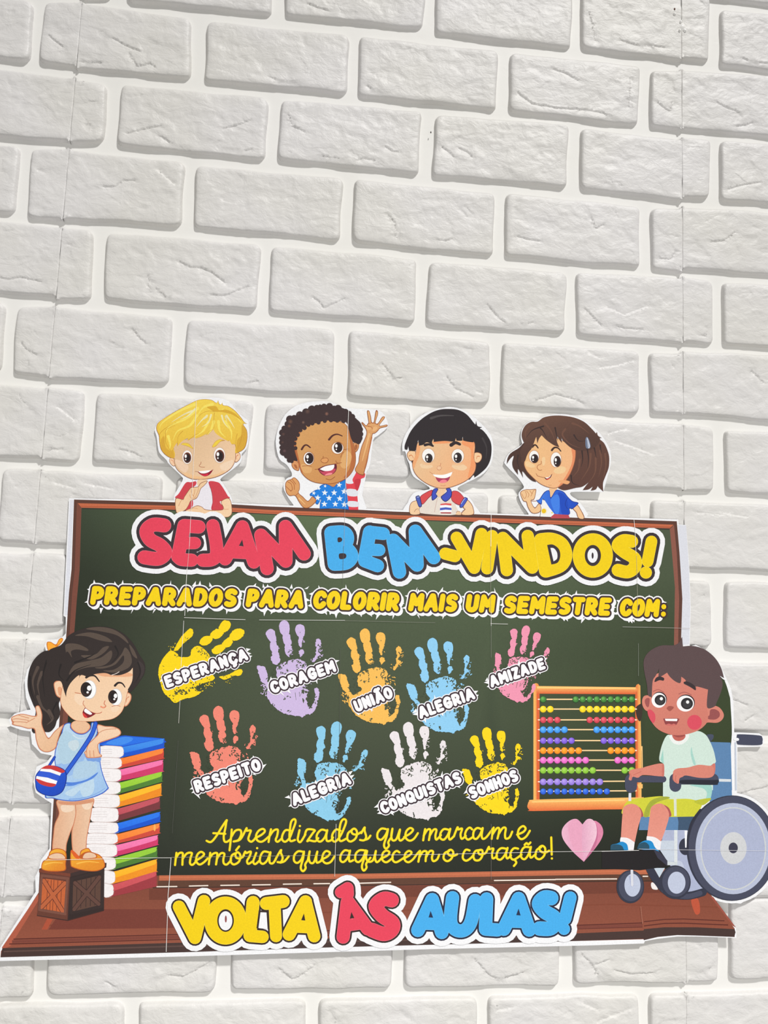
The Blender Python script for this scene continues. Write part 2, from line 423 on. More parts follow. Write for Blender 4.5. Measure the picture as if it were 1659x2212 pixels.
def crom(pts, closed, n=5):
    P = [tuple(p) for p in pts]
    N = len(P)
    if N < 3: return [p[:2] for p in P]
    out = []
    rng = range(N if closed else N-1)
    for i in rng:
        p1, p2 = P[i], P[(i+1) % N]
        p0 = P[(i-1) % N] if (closed or i > 0) else p1
        p3 = P[(i+2) % N] if (closed or i+2 < N) else p2
        if len(p1) > 2: p0 = p1
        if len(p2) > 2: p3 = p2
        d = math.hypot(p2[0]-p1[0], p2[1]-p1[1])
        k = max(1, min(n, int(d/2.2)+1))
        if len(p1) > 2 and len(p2) > 2: k = 1
        for j in range(k):
            t = j/k; t2 = t*t; t3 = t2*t
            out.append(tuple(0.5*((2*p1[c]) + (-p0[c]+p2[c])*t + (2*p0[c]-5*p1[c]+4*p2[c]-p3[c])*t2 + (-p0[c]+3*p1[c]-3*p2[c]+p3[c])*t3) for c in (0, 1)))
    if not closed: out.append(P[-1][:2])
    return out
def mixc(a, b, t):
    t = max(0.0, min(1.0, t))
    return tuple(a[i]+(b[i]-a[i])*t for i in range(3))
class Fr:
    """a tracing frame: measurements taken in one close look at the print"""
    def __init__(s, ox, oy, w): s.ox, s.oy, s.s = ox, oy, w/1659.0; s.S = []
    def T(s, p): return (s.ox+p[0]*s.s, s.oy+p[1]*s.s) + tuple(p[2:])
    def to(s, S): s.S = S; return s
    def col(s, c):
        if callable(c): return c
        if len(c) == 4 and isinstance(c[0], tuple):          # (p0, c0, p1, c1)
            p0, p1 = s.T(c[0]), s.T(c[2]); c0, c1 = c[1], c[3]
            dx, dy = p1[0]-p0[0], p1[1]-p0[1]; q = dx*dx+dy*dy
            return lambda x, y: mixc(c0, c1, ((x-p0[0])*dx+(y-p0[1])*dy)/q)
        return lambda x, y: c
    def P(s, c, pts, smooth=True, n=5):
        q = [s.T(p) for p in pts]
        q = crom(q, True, n) if smooth else [p[:2] for p in q]
        s.S.append((q, s.col(c)))
    def E(s, c, cx, cy, rx, ry=None, rot=0, k=None):
        ry = ry or rx; x, y = s.T((cx, cy)); rx *= s.s; ry *= s.s
        k = k or max(8, min(36, int(6+max(rx, ry)*1.6)))
        ca, sa = math.cos(rot), math.sin(rot)
        q = []
        for i in range(k):
            a = 2*math.pi*i/k; u, v = rx*math.cos(a), ry*math.sin(a)
            q.append((x+u*ca-v*sa, y+u*sa+v*ca))
        s.S.append((q, s.col(c)))
    def L(s, c, w, pts, smooth=True, n=4, w2=None, add=0.0):
        """round-ended stroke of width w (frame units) plus 2*add pixels, tapering to w2"""
        q = [s.T(p) for p in pts]
        q = crom(q, False, n) if smooth and len(q) > 2 else [p[:2] for p in q]
        cf = s.col(c); m = len(q)
        for i in range(m-1):
            f0, f1 = i/(m-1), (i+1)/(m-1)
            r0 = (w+(w2-w)*f0 if w2 is not None else w)*s.s/2+add
            r1 = (w+(w2-w)*f1 if w2 is not None else w)*s.s/2+add
            (x0, y0), (x1, y1) = q[i], q[i+1]
            d = math.hypot(x1-x0, y1-y0)
            if d < 1e-4: continue
            a = math.atan2(y1-y0, x1-x0)
            kk = 3 if max(r0, r1) < 1.2 else (5 if max(r0, r1) < 4 else 9)
            poly = []
            for j in range(kk):
                t = a + math.pi/2 + math.pi*j/(kk-1)
                poly.append((x0+r0*math.cos(t), y0+r0*math.sin(t)))
            for j in range(kk):
                t = a - math.pi/2 + math.pi*j/(kk-1)
                poly.append((x1+r1*math.cos(t), y1+r1*math.sin(t)))
            s.S.append((poly, cf))

def area(q):
    return 0.5*sum(q[i][0]*q[(i+1) % len(q)][1]-q[(i+1) % len(q)][0]*q[i][1] for i in range(len(q)))
NP = 0
_zt = at(800, 860, 0.008)[2]-ZUP; _zb = at(800, 2055, 0.011)[2]-ZUP
TILT = (_zt, 0.0077, _zb, 0.0112)
def press(name, S, h, parent, label=None, clip=None, thick=0.0, extra=()):
    """turn painter-ordered shapes into one flat mesh, each triangle taking the topmost shape's ink"""
    V, Fc, cols = [], [], []
    def add(q):
        r = [q[0]]
        for p in q[1:]:
            if abs(p[0]-r[-1][0])+abs(p[1]-r[-1][1]) > 0.02: r.append(p)
        if abs(r[0][0]-r[-1][0])+abs(r[0][1]-r[-1][1]) < 0.02: r.pop()
        if len(r) < 3: return False
        if area(r) < 0: r = r[::-1]
        b = len(V); V.extend(Vector((p[0], p[1])) for p in r); Fc.append(list(range(b, b+len(r))))
        return True
    for q, cf in S:
        if add(q): cols.append(cf)
    nS = len(cols)
    if clip: add(clip)
    V.extend(Vector(p) for p in extra)
    ov, oe, of, vo, eo, fo = delaunay_2d_cdt(V, [], Fc, 1, 1e-3)
    faces, top = [], []
    for f, o in zip(of, fo):
        if clip:
            if nS not in o: continue
            o = [k for k in o if k != nS]
        if not o: continue
        faces.append(tuple(f)); top.append(max(o))
    if not faces: return None
    used = sorted({i for f in faces for i in f}); rm = {v: i for i, v in enumerate(used)}
    faces = [tuple(rm[i] for i in f) for f in faces]
    P2 = [ov[i] for i in used]
    global NP; NP += 1
    X = atp([(p[0], p[1]) for p in P2], h + (NP*4e-6 if not clip else 0))
    # images have y down, so counter-clockwise in pixels faces away: flip
    ff = []
    for f in faces:
        a, b, c = X[f[0]], X[f[1]], X[f[2]]
        ny = (b[2]-a[2])*(c[0]-a[0]) - (b[0]-a[0])*(c[2]-a[2])
        ff.append(f if ny < 0 else f[::-1])
    verts = [tuple(x) for x in X]; nf = len(ff)
    if thick:
        cnt = {}
        for f in ff:
            for i in range(len(f)):
                e = (f[i], f[(i+1) % len(f)]); cnt[e] = 1
        bd = [e for e in cnt if (e[1], e[0]) not in cnt]
        m2 = {}
        for a, b in bd:
            for v in (a, b):
                if v not in m2:
                    m2[v] = len(verts); x = verts[v]; verts.append((x[0], x[1]+thick, x[2])); P2.append(P2[v])
            ff.append((a, m2[a], m2[b], b)[::-1]); top.append(top[0])
    o = mesh_obj(name, verts, ff, M_PRINT, parent)
    me = o.data
    ca = me.color_attributes.new('ink', 'FLOAT_COLOR', 'CORNER')
    buf = []
    for k, f in enumerate(ff):
        for v in f:
            if k < nf:
                c = cols[top[k]](P2[v][0], P2[v][1])
            else: c = (238, 238, 240)
            c = deepen(c)
            buf += [lin(c[0])*INK, lin(c[1])*INK, lin(c[2])*INK, 1.0]
    ca.data.foreach_set('color', buf)
    if label: o['label'] = label
    return o

# the frames of the close looks
fA, fB, fC, fD = Fr(320, 850, 240), Fr(580, 850, 280), Fr(850, 860, 240), Fr(1080, 880, 260)
fE, fF, fG = Fr(270, 1090, 420), Fr(670, 1090, 420), Fr(1030, 1100, 420)
fH, fI, fJ = Fr(140, 1230, 540), Fr(660, 1240, 440), Fr(1070, 1250, 440)
fK, fL, fM, fN = Fr(320, 1330, 420), Fr(720, 1330, 480), Fr(390, 1510, 410), Fr(790, 1540, 370)
fO, fP = Fr(360, 1760, 440), Fr(780, 1760, 540)
fQ, fR, fS = Fr(10, 1340, 360), Fr(10, 1540, 360), Fr(0, 1760, 400)
fT, fU, fV = Fr(1130, 1460, 280), Fr(1340, 1380, 319), Fr(1300, 1620, 359)
fW, fX, fY = Fr(350, 1880, 450), Fr(700, 1880, 570), Fr(1200, 1840, 459)
f1 = Fr(0, 0, 1659); f5 = Fr(0, 1280, 509.6)        # f5: 651-pixel-wide look, 0.3072 px per unit
WHITE = (240, 241, 245)

# ------------------------------------------------------------------ the poster: root and paper sheets
poster = bpy.data.objects.new('welcome_poster', None)
scn.collection.objects.link(poster)
poster.location = at(800, 1500, 0.0095)
poster['label'] = 'large school welcome poster of joined paper sheets with chalkboard, children and handprints'
poster['category'] = 'poster'

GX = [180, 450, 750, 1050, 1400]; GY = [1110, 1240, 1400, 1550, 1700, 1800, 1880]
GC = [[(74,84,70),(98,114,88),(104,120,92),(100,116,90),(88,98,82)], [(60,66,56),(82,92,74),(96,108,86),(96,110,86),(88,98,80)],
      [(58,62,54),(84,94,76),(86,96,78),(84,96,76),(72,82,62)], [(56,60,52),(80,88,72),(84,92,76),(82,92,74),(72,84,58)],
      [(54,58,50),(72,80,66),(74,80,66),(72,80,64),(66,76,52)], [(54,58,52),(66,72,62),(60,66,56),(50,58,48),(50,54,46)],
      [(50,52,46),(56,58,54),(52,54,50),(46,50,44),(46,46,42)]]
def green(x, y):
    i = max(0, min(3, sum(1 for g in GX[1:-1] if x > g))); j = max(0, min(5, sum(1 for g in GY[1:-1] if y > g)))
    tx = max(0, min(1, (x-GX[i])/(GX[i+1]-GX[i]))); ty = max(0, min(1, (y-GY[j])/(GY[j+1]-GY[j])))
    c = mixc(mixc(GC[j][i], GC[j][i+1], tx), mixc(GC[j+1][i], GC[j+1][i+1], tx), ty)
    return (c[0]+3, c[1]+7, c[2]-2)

S = []
# white paper outline
A = fA.to(S); A.P(WHITE, [(130,460),(98,550),(125,640),(150,830),(180,900),(270,990),(300,1040),(380,1120),(500,1240),(512,1300),(400,1500),(385,1600),(380,1720),(1255,1760),(1255,1640),(1235,1530),(1110,1330),(1085,1270),(1240,1150),(1370,1040),(1400,960),(1400,900),(1480,800),(1510,600),(1500,450),(1490,400),(1350,290),(1200,110),(1000,62),(880,70),(720,90),(550,190),(350,300),(180,400)], n=3)
B = fB.to(S); B.P(WHITE, [(95,560),(150,380),(250,230),(420,130),(650,98),(750,100),(850,130),(1000,185),(1350,205),(1450,240),(1510,320),(1525,430),(1400,540),(1340,600),(1300,900),(1255,1010),(1240,1100),(1200,1300),(1190,1520),(330,1490),(320,1430),(250,1330),(190,1200),(230,1090),(295,1060),(290,1000),(230,910),(140,840),(100,700)], n=3)
C = fC.to(S); C.P(WHITE, [(135,795,1),(130,690),(170,560),(270,400),(400,270),(560,190),(720,145),(850,130),(1000,160),(1150,240),(1330,400),(1450,550),(1490,700),(1480,900),(1420,1040),(1300,1160),(1000,1310),(960,1360),(1000,1390),(1120,1470),(1210,1600),(1225,1760),(210,1730),(215,1560),(300,1420),(440,1380),(545,1350),(450,1270),(300,1170),(250,1050),(235,980),(200,900),(175,800)], n=3)
D = fD.to(S); D.P(WHITE, [(58,760,1),(120,640),(290,520),(300,480),(285,400),(310,290),(400,200),(520,180),(620,120),(800,90),(1000,110),(1180,190),(1330,310),(1440,440),(1520,600),(1525,780),(1470,1000),(1425,1168,1),(1200,1165),(985,1168),(985,1220),(1100,1310),(1175,1540),(400,1540),(395,1470),(300,1330),(255,1200),(290,1140),(330,1090),(240,960),(150,870),(75,790)], n=3)
f1.to(S)
f1.P(WHITE, [(149,1076),(376,1081),(774,1098),(1060,1109),(1465,1122),(1466,1133),(1482,1134),(1489,1223),(1492,1311),(1490,1396),(1503,1393),(1532,1408),(1554,1432),(1568,1463),(1579,1488),(1584,1515),(1586,1582),(1594,1582),(1640,1584),(1651,1592),(1651,1604),(1645,1613),(1593,1614),(1592,1720),(1640,1740),(1687,1832),(1660,1912),(1600,1952),(1545,1945),(1590,2004),(1591,2026),(1504,2023),(1463,2023),(1421,2028),(1393,2033),(1391,2038),(1283,2042),(1200,2044),(940,2050),(700,2057),(400,2066),(200,2071),(-3,2076),(-3,2052),(77,1926),(76,1894),(83,1880),(89,1857),(107,1833),(108,1800),(111,1735),(98,1727),(77,1712),(72,1689),(79,1656),(101,1646),(112,1632),(88,1627),(69,1607),(66,1580),(46,1577),(24,1569),(19,1555),(31,1542),(56,1534),(66,1533),(56,1507),(53,1470),(59,1446),(75,1424),(99,1405),(96,1394),(102,1382),(122,1381),(135,1376),(142,1368),(142,1333),(137,1330)], smooth=False)
f1.E(WHITE, 1581.3, 1832, 104.5, 119.5, k=48)
f1.P((218,220,230), [(1464,1134),(1482,1135),(1488,1223),(1491,1311),(1489,1392),(1472,1394),(1472,1300),(1466,1200)], smooth=False)  # bluish margin paper; shade of its bend is put into the colour
f1.P((222,224,234), [(151,1080),(160,1080),(149,1280),(147,1329),(139,1329)], smooth=False)  # left margin, tinted for shade in the same way
# board: brown frame, orange bevel, green field
DB = (112, 72, 60); OR = (196, 106, 72)
def along(ys, x):
    for (x0, y0), (x1, y1) in zip(ys[:-1], ys[1:]):
        if x <= x1: break
    return y0+(y1-y0)*(x-x0)/(x1-x0)
TOPL = [(160,1079),(376,1085),(503,1089.5),(580,1094),(774,1101),(850,1105),(1060,1112),(1340,1121.5),(1462,1126)]
LO = [(160,1079),(154.5,1230),(149,1280),(143,1372),(128,1560),(115,1741),(109,1850),(104,1930)]
LI = [(176,1097),(172,1230),(166,1295),(160,1372),(146,1560),(133,1741),(127,1892)]
RO = [(1462,1126),(1468,1196),(1474,1293),(1471.5,1376),(1474,1420),(1480,1600),(1480,1880)]
RI = [(1447,1143),(1455,1234),(1458,1270),(1456,1387),(1458,1500)]
BOT = [(127,1893),(350,1891),(800,1887),(1320,1878),(1480,1877)]
f1.P(DB, TOPL + RO[1:] + [(1480,1890),(104,1900)] + LO[::-1][:-1], smooth=False)
f1.P((134,80,66), [(LO[0][0]+6, LO[0][1]+6)] + [(x+7, y) for x, y in LO[1:]] + LI[::-1], smooth=False)
def band(c, base, d0, d1, fr=f1):
    fr.P(c, [(x, y+d0) for x, y in base] + [(x, y+d1) for x, y in base[::-1]], smooth=False)
f1.P((148,92,78), [(1456,1134),(1462,1196),(1467,1293),(1465,1376),(1467,1500)] + RI[::-1], smooth=False)
inn = [(168,1086.5)] + TOPL[1:-1] + [(1455,1134)]
f1.P(OR, [(168,1087)] + [(x, y+7.5) for x, y in TOPL[1:-1]] + [(1455,1133.5),(1447,1141)] + [(x, y+16) for x, y in TOPL[1:-1]][::-1] + [(176,1096.5)], smooth=False)
f1.P((170,84,56), [(174,1093)] + [(x, y+12) for x, y in TOPL[1:-1]] + [(1450,1138),(1449,1140)] + [(x, y+13.5) for x, y in TOPL[1:-1]][::-1] + [(175,1094.5)], smooth=False)
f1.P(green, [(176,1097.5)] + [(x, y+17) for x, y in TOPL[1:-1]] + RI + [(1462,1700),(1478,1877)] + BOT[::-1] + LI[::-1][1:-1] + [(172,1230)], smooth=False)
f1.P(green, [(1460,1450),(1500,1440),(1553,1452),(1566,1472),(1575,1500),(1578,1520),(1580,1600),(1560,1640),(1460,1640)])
band((70,72,62), [(178,1097.5)] + TOPL[1:-1][0:0] + [(178,1098),(376,1101.5),(774,1117.5),(1060,1129),(1340,1138.5),(1446,1143)], 0, 1.6)
# ledge
def wood(x, y): return mixc((140,76,58), (152,84,64), (y-1918)/110)
f1.P(wood, [(82,1930),(104,1900),(350,1892),(800,1887),(1320,1878),(1480,1877),(1536,1933),(1587,2006),(1587,2024),(1504,2021),(1463,2020),(1421,2024),(1391,2031),(1390,2029),(1200,2034),(700,2047),(400,2057),(1,2068),(2,2055)], smooth=False)
band((186,104,72), [(344,1891),(800,1887),(1320,1878),(1480,1877)], 0, 11)
band((200,112,76), [(344,1891),(800,1887),(1320,1878),(1480,1877)], 3, 6)
band((112,72,54), [(341,1903),(800,1898),(1320,1889),(1480,1888)], 0, 16)
band((84,54,44), [(330,1917),(800,1912),(1320,1903),(1500,1901)], 0, 2)
band((128,68,52), [(322,1920),(800,1915),(1320,1906),(1505,1904)], 0, 24)
band((140,74,54), [(95,2000),(230,1975),(620,1972),(1320,1952),(1550,1958)], 0, 3)
f1.P((132,66,54), [(105,2008),(120,1986),(225,1964),(400,1964),(420,2004)], smooth=False)
f1.P((172,80,56), [(90,2008),(102,2008),(114,1986),(102,1984)], smooth=False)
f1.P((176,92,70), [(82,1932),(90,1934),(22,2044),(6,2050),(4,2047)], smooth=False)
TB = [(5,2048),(400,2036),(713,2027),(1250,2016),(1390,2010),(1391,2007),(1435,2003),(1504,2003),(1587,2007)]
BB = [(1,2068),(400,2057),(700,2047),(1200,2034),(1390,2028),(1391,2031),(1421,2024),(1463,2020),(1504,2021),(1586,2024),(1589,2014)]
f1.P((92,68,64), TB + BB[::-1], smooth=False)
band((112,84,78), [(8,2054),(400,2042),(713,2033),(1200,2022)], 0, 3)
band((112,52,44), [(20,2038),(400,2027.6),(713,2019),(1250,2005),(1388,2001)], 0, 2.4)
band((112,52,44), [(29,2027.5),(400,2017),(713,2009),(1250,1997.5),(1388,1992.5)], 0, 2.4)
band((136,72,60), [(26,2031),(400,2020.5),(713,2012),(1250,2000),(1388,1996)], 0, 6)
band((112,52,44), [(1391,1990),(1435,1985),(1477,1984),(1565,1988)], 0, 2.2)
band((112,52,44), [(1391,1999),(1435,1993.5),(1477,1993),(1573,1997)], 0, 2.4)
f1.P((188,84,58), [(1493,1945),(1508,1942),(1512,1970),(1502,1974)])
f1.P((160,84,70), [(1534,1936),(1541,1938),(1590,2004),(1583,2000)], smooth=False)
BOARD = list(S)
VX = [[(-60,800),(-60,2100)], [(426,840),(424,862),(413,1130),(400,1325),(392,1450),(372,1850),(359,2100)],
      [(757,840),(754,880),(745,1100),(739,1330),(735,1500),(733,1760),(723,2100)], [(1061,840),(1061,1110),(1060,1350),(1062,1900),(1063,2100)],
      [(1365,840),(1370,1120),(1376,1260),(1382,1380),(1390,1700),(1384,1900),(1391,2100)], [(1760,800),(1760,2100)]]
HY = [[(-60,800),(1760,800)], [(-60,1322),(135,1328),(398,1334),(740,1340),(1060,1349),(1380,1355),(1490,1357),(1760,1362)],
      [(-60,1860),(90,1858),(370,1852),(735,1846),(1060,1846),(1380,1838),(1760,1838)], [(-60,2110),(1760,2110)]]
def xat(L, y):
    for (x0, y0), (x1, y1) in zip(L[:-1], L[1:]):
        if y <= y1: break
    return x0+(x1-x0)*(y-y0)/(y1-y0)
def corner(i, j):
    x = VX[i][0][0]
    for _ in range(4):
        y = along(HY[j], x); x = xat(VX[i], y)
    return (x, y)
def seg(L, a, b, key):
    return [p for p in L if a < p[key] < b]
g = 0.25
for j in range(3):
    for i in range(5):
        tl, tr, br, bl = corner(i, j), corner(i+1, j), corner(i+1, j+1), corner(i, j+1)
        top_ = [tl] + [p for p in HY[j] if tl[0] < p[0] < tr[0]] + [tr]
        rgt = [p for p in VX[i+1] if tr[1] < p[1] < br[1]]
        bot = [br] + [p for p in HY[j+1][::-1] if bl[0] < p[0] < br[0]] + [bl]
        lft = [p for p in VX[i][::-1] if tl[1] < p[1] < bl[1]]
        cell = top_ + rgt + bot + lft
        cx = sum(p[0] for p in cell)/len(cell)
        ext = []
        gx = 150
        while gx < 1480:
            gy = 1112
            while gy < 1880:
                if min(tl[0], bl[0])-9 < gx < max(tr[0], br[0])+9 and tl[1]-9 < gy < bl[1]+9: ext.append((gx+0.31, gy+0.17))
                gy += 44
            gx += 52
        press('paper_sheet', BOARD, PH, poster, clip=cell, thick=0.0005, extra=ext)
# ------------------------------------------------------------------ printed figures
LH = [PH + 0.00012*k for k in range(1, 12)]
BR = (152, 92, 62)                              # soft brown contour
def eye(f, cx, cy, rx, ry, ix, iy, irx, iry, iris=(92,56,50), rim=(150,80,52), hl=-1, white=(246,244,242), ring=(208,176,150)):
    f.E(ring, cx, cy, rx+9, ry+9)
    f.E(white, cx, cy, rx, ry)
    f.E(rim, ix, iy, irx, iry); f.E(iris, ix, iy+iry*0.06, irx*0.9, iry*0.92)
    f.E((60,44,48), ix+hl*irx*-0.05, iy+iry*0.05, irx*0.58, iry*0.62)
    f.E((250,250,250), ix+hl*irx*0.42, iy-iry*0.28, irx*0.3, iry*0.33)
    f.E((244,240,240), ix+hl*irx*0.42, iy+iry*0.36, irx*0.17, iry*0.15)
def strands(f, c, lst, w=12):
    for p in lst: f.L(c, w, p, w2=3)

# ---- blond boy
S = []; A = fA.to(S)
SK = ((700,700), (222,188,150), (1250,1150), (240,204,168)); SKc = (238,204,166); SHD = (222,168,126)
A.P(BR, [(318,985),(335,955),(370,960),(395,1000),(400,1080),(360,1075),(325,1030)])
A.P((242,204,168), [(322,985),(338,960),(370,966),(392,1000),(396,1074),(362,1070),(330,1030)])
A.L((218,140,100), 10, [(345,990),(372,1010),(385,1050)], w2=4)
A.P(BR, [(1300,880),(1345,880),(1375,905),(1378,960),(1345,1010),(1298,1022)])
A.P((242,204,168), [(1302,888),(1343,886),(1370,910),(1372,958),(1342,1003),(1300,1014)])
A.L((214,130,92), 12, [(1345,915),(1315,945),(1325,985)], w2=4)
A.P(SKc, [(745,1260),(870,1260),(880,1310),(800,1420),(735,1380)])
A.P(BR, [(378,820),(400,740),(700,640),(960,540),(1200,680),(1300,760),(1308,900),(1300,1010),(1240,1120),(1130,1200),(980,1260),(800,1285),(640,1275),(500,1200),(410,1100),(382,960)])
A.P(SK, [(384,820),(405,740),(700,640),(960,535),(1200,680),(1294,760),(1301,900),(1293,1008),(1235,1113),(1126,1193),(978,1252),(800,1277),(642,1267),(505,1194),(416,1096),(389,960)])
A.P((236,204,176), [(400,1010),(450,990),(600,1080),(560,1180),(470,1130)]); A.P((240,212,184), [(1070,1080),(1170,1020),(1270,1000),(1230,1110),(1120,1150)])
A.P(((800,1000),(240,206,168),(800,1270),(236,190,140)), [(560,1180),(750,1240),(1000,1210),(1120,1160),(1130,1190),(980,1252),(800,1276),(640,1266),(540,1215)])
# shirt and arms
A.P((232,228,236), [(715,1290),(890,1290),(900,1330),(940,1470),(960,1600),(948,1740),(640,1760),(655,1600),(700,1400),(720,1330)])
A.P(SKc, [(745,1290),(870,1290),(875,1320),(800,1385),(740,1375)])
A.P((206,66,78), [(560,1335),(640,1325),(712,1312),(715,1360),(650,1420),(520,1582),(415,1560),(405,1545),(460,1490)])
A.P((206,66,78), [(905,1318),(1040,1325),(1095,1375),(1150,1460),(1195,1535),(1222,1552),(1215,1565),(1150,1572),(1085,1620),(1120,1700),(1120,1735),(950,1740),(965,1600),(950,1470)])
A.L((176,52,70), 7, [(905,1322),(950,1470),(965,1600),(952,1735)], w2=7)
A.P((206,66,78), [(640,1600),(668,1600),(660,1690),(560,1745),(600,1660)])
A.P((236,238,242), [(1070,1615),(1100,1610),(1110,1655),(1090,1655)])
A.P(BR, [(415,1562),(520,1580),(540,1540),(620,1420),(650,1400),(740,1390),(780,1340),(850,1308),(885,1305),(880,1330),(830,1385),(790,1420),(760,1500),(720,1570),(640,1605),(600,1680),(550,1745),(440,1790),(410,1740),(402,1650)])
A.P(((420,1600),(242,206,166),(700,1600),(236,200,158)), [(422,1570),(520,1588),(545,1545),(625,1428),(655,1408),(745,1397),(785,1347),(850,1315),(876,1312),(872,1328),(825,1380),(784,1416),(754,1496),(715,1562),(636,1598),(596,1674),(548,1738),(444,1782),(417,1736),(409,1650)])
for p in ([(500,1590),(470,1640),(455,1680)], [(640,1430),(650,1490),(690,1550)], [(700,1430),(690,1480),(680,1530)], [(750,1400),(745,1450),(700,1560)], [(620,1510),(640,1560),(700,1560)]):
    A.L((200,134,92), 6, p)
A.P(BR, [(555,1750),(640,1710),(730,1672),(800,1690),(850,1728),(950,1740),(1100,1735),(1120,1700),(1085,1620),(1150,1570),(1212,1568),(1245,1640),(1255,1780),(1215,1838),(1150,1850),(900,1840),(600,1800)])
A.P(((700,1700),(238,202,162),(1200,1800),(242,208,170)), [(566,1752),(642,1717),(730,1680),(798,1697),(848,1736),(950,1748),(1105,1742),(1128,1700),(1094,1622),(1152,1578),(1208,1575),(1238,1642),(1247,1778),(1210,1832),(1150,1843),(900,1833),(600,1795)])
A.L((214,150,108), 6, [(620,1740),(680,1712),(740,1720)]); A.L((206,140,100), 6, [(1120,1720),(1150,1730),(1200,1725)])
# face features
eye(A, 583, 950, 70, 100, 585, 958, 58, 80, hl=-1); eye(A, 1066, 922, 82, 112, 1070, 932, 68, 92, hl=-1)
A.P((200,150,70), [(490,760),(530,738),(600,745),(650,790),(672,828),(600,795),(540,775)]); A.P((236,204,70), [(495,760),(530,743),(598,750),(645,792),(662,820),(600,789),(540,770)])
A.P((200,150,70), [(955,790),(1000,720),(1060,685),(1115,690),(1150,705),(1080,720),(1010,790),(965,805)]); A.P((238,206,70), [(960,790),(1003,724),(1060,690),(1110,694),(1075,715),(1005,785),(968,799)])
A.L((176,110,80), 8, [(790,1020),(785,1050),(762,1078),(790,1098),(845,1100)])
A.L((150,80,70), 6, [(700,1165),(735,1168),(790,1200)]); A.L((150,80,70), 6, [(975,1140),(950,1145)])
A.P((150,34,52), [(735,1166,1),(850,1180),(970,1140,1),(930,1200),(880,1232),(830,1235),(775,1205)])
A.P((248,248,248), [(750,1164,1),(850,1152),(935,1145,1),(910,1170),(850,1192),(790,1190)])
A.P((214,44,70), [(785,1205),(840,1208),(900,1195),(880,1226),(830,1230)])
# hair
HB = (172,110,36)
hair = [(125,540),(130,470),(180,410),(350,300),(550,190),(720,105),(840,85),(950,98),(1020,140),(1045,100,1),(1060,150),(1085,165),(1110,135,1),(1120,175),(1200,190),(1300,260),(1380,350),(1440,430),(1485,448,1),(1420,458),(1470,540),(1483,640),(1465,760),(1430,830),(1360,875),(1305,890),(1310,770),(1250,760,1),(1215,700),(1200,715,1),(1130,680),(1040,620),(1000,580),(975,535,1),(890,620,1),(880,600),(780,650),(690,672),(700,650),(580,700,1),(590,670),(510,710),(435,790,1),(430,740),(390,790),(375,830),(395,900),(385,965),(330,960),(250,910),(190,830),(168,720),(160,630)]
A.P(HB, hair)
def inset(pts, cx, cy, k): return [(cx+(p[0]-cx)*k, cy+(p[1]-cy)*k)+tuple(p[2:]) for p in pts]
A.P(((800,100),(240,210,84),(800,950),(230,186,66)), inset(hair, 800, 480, 0.988))
A.P((216,168,58), [(190,700),(240,640),(260,800),(345,860),(370,830),(388,960),(330,950),(250,900),(200,830)])
A.P((216,168,58), [(1400,470),(1470,560),(1472,680),(1440,800),(1360,865),(1312,860),(1330,700),(1390,620)])
strands(A, (244,224,104), ([(700,160),(450,270),(220,430),(170,520)], [(740,220),(560,380),(330,480),(250,620)], [(730,330),(620,480),(440,560),(370,700)], [(960,160),(820,210),(740,330)], [(900,420),(820,560),(700,640)], [(980,420),(930,560),(860,620)], [(1120,250),(1300,330),(1400,450)], [(1050,420),(1070,560),(1160,660)], [(1150,420),(1240,560),(1240,700)], [(300,640),(330,760),(320,830)]), 46)
strands(A, (236,228,176), ([(660,260),(520,320),(350,430)], [(700,230),(600,330),(480,390)], [(880,330),(800,400),(720,500)], [(940,320),(900,430),(800,500)], [(1100,330),(1130,430),(1200,520)], [(1170,330),(1240,430),(1290,520)]), 30)
strands(A, (222,216,186), ([(560,300),(470,350),(400,400)], [(880,350),(830,390)], [(1150,340),(1180,420)]), 16)
strands(A, (196,140,40), ([(1000,270),(900,262),(800,300),(720,380)], [(160,620),(230,540),(340,470),(420,430)], [(260,640),(270,540),(400,480)], [(990,290),(980,400),(985,520)], [(520,560),(450,640),(440,760)], [(600,700),(700,620),(760,600)], [(1330,600),(1310,700),(1300,760)], [(1400,620),(1380,720),(1340,820)], [(260,640),(265,740),(340,860)], [(870,620),(920,560),(960,540)]), 7)
A.P((216,170,52), [(880,200),(1010,190),(1060,250),(1160,240),(1300,300),(1390,400),(1260,320),(1120,280),(1000,270),(930,240)])
press('boy_print', S, LH[1], poster, 'printed blond boy in a red and white shirt')

# ---- boy with curly hair, waving
S = []; B = fB.to(S)
K1, K2, KD = (216,158,96), (200,136,80), (158,88,48)
sk = ((500,500),(212,158,98),(1100,1000),(204,142,84))
B.P(KD, [(295,905),(320,858),(365,865),(390,905),(390,985),(345,980),(310,950)]); B.P((216,150,98), [(301,905),(323,865),(362,871),(384,905),(384,978),(347,973),(316,946)])
B.P((176,104,60), [(325,910),(355,915),(372,960),(345,955)])
B.P(KD, [(1085,640),(1130,615),(1160,650),(1150,710),(1120,750),(1090,740)]); B.P((212,148,96), [(1090,645),(1128,622),(1153,652),(1143,706),(1117,742),(1095,734)])
B.P((170,100,58), [(1105,665),(1135,655),(1135,700),(1112,725)])
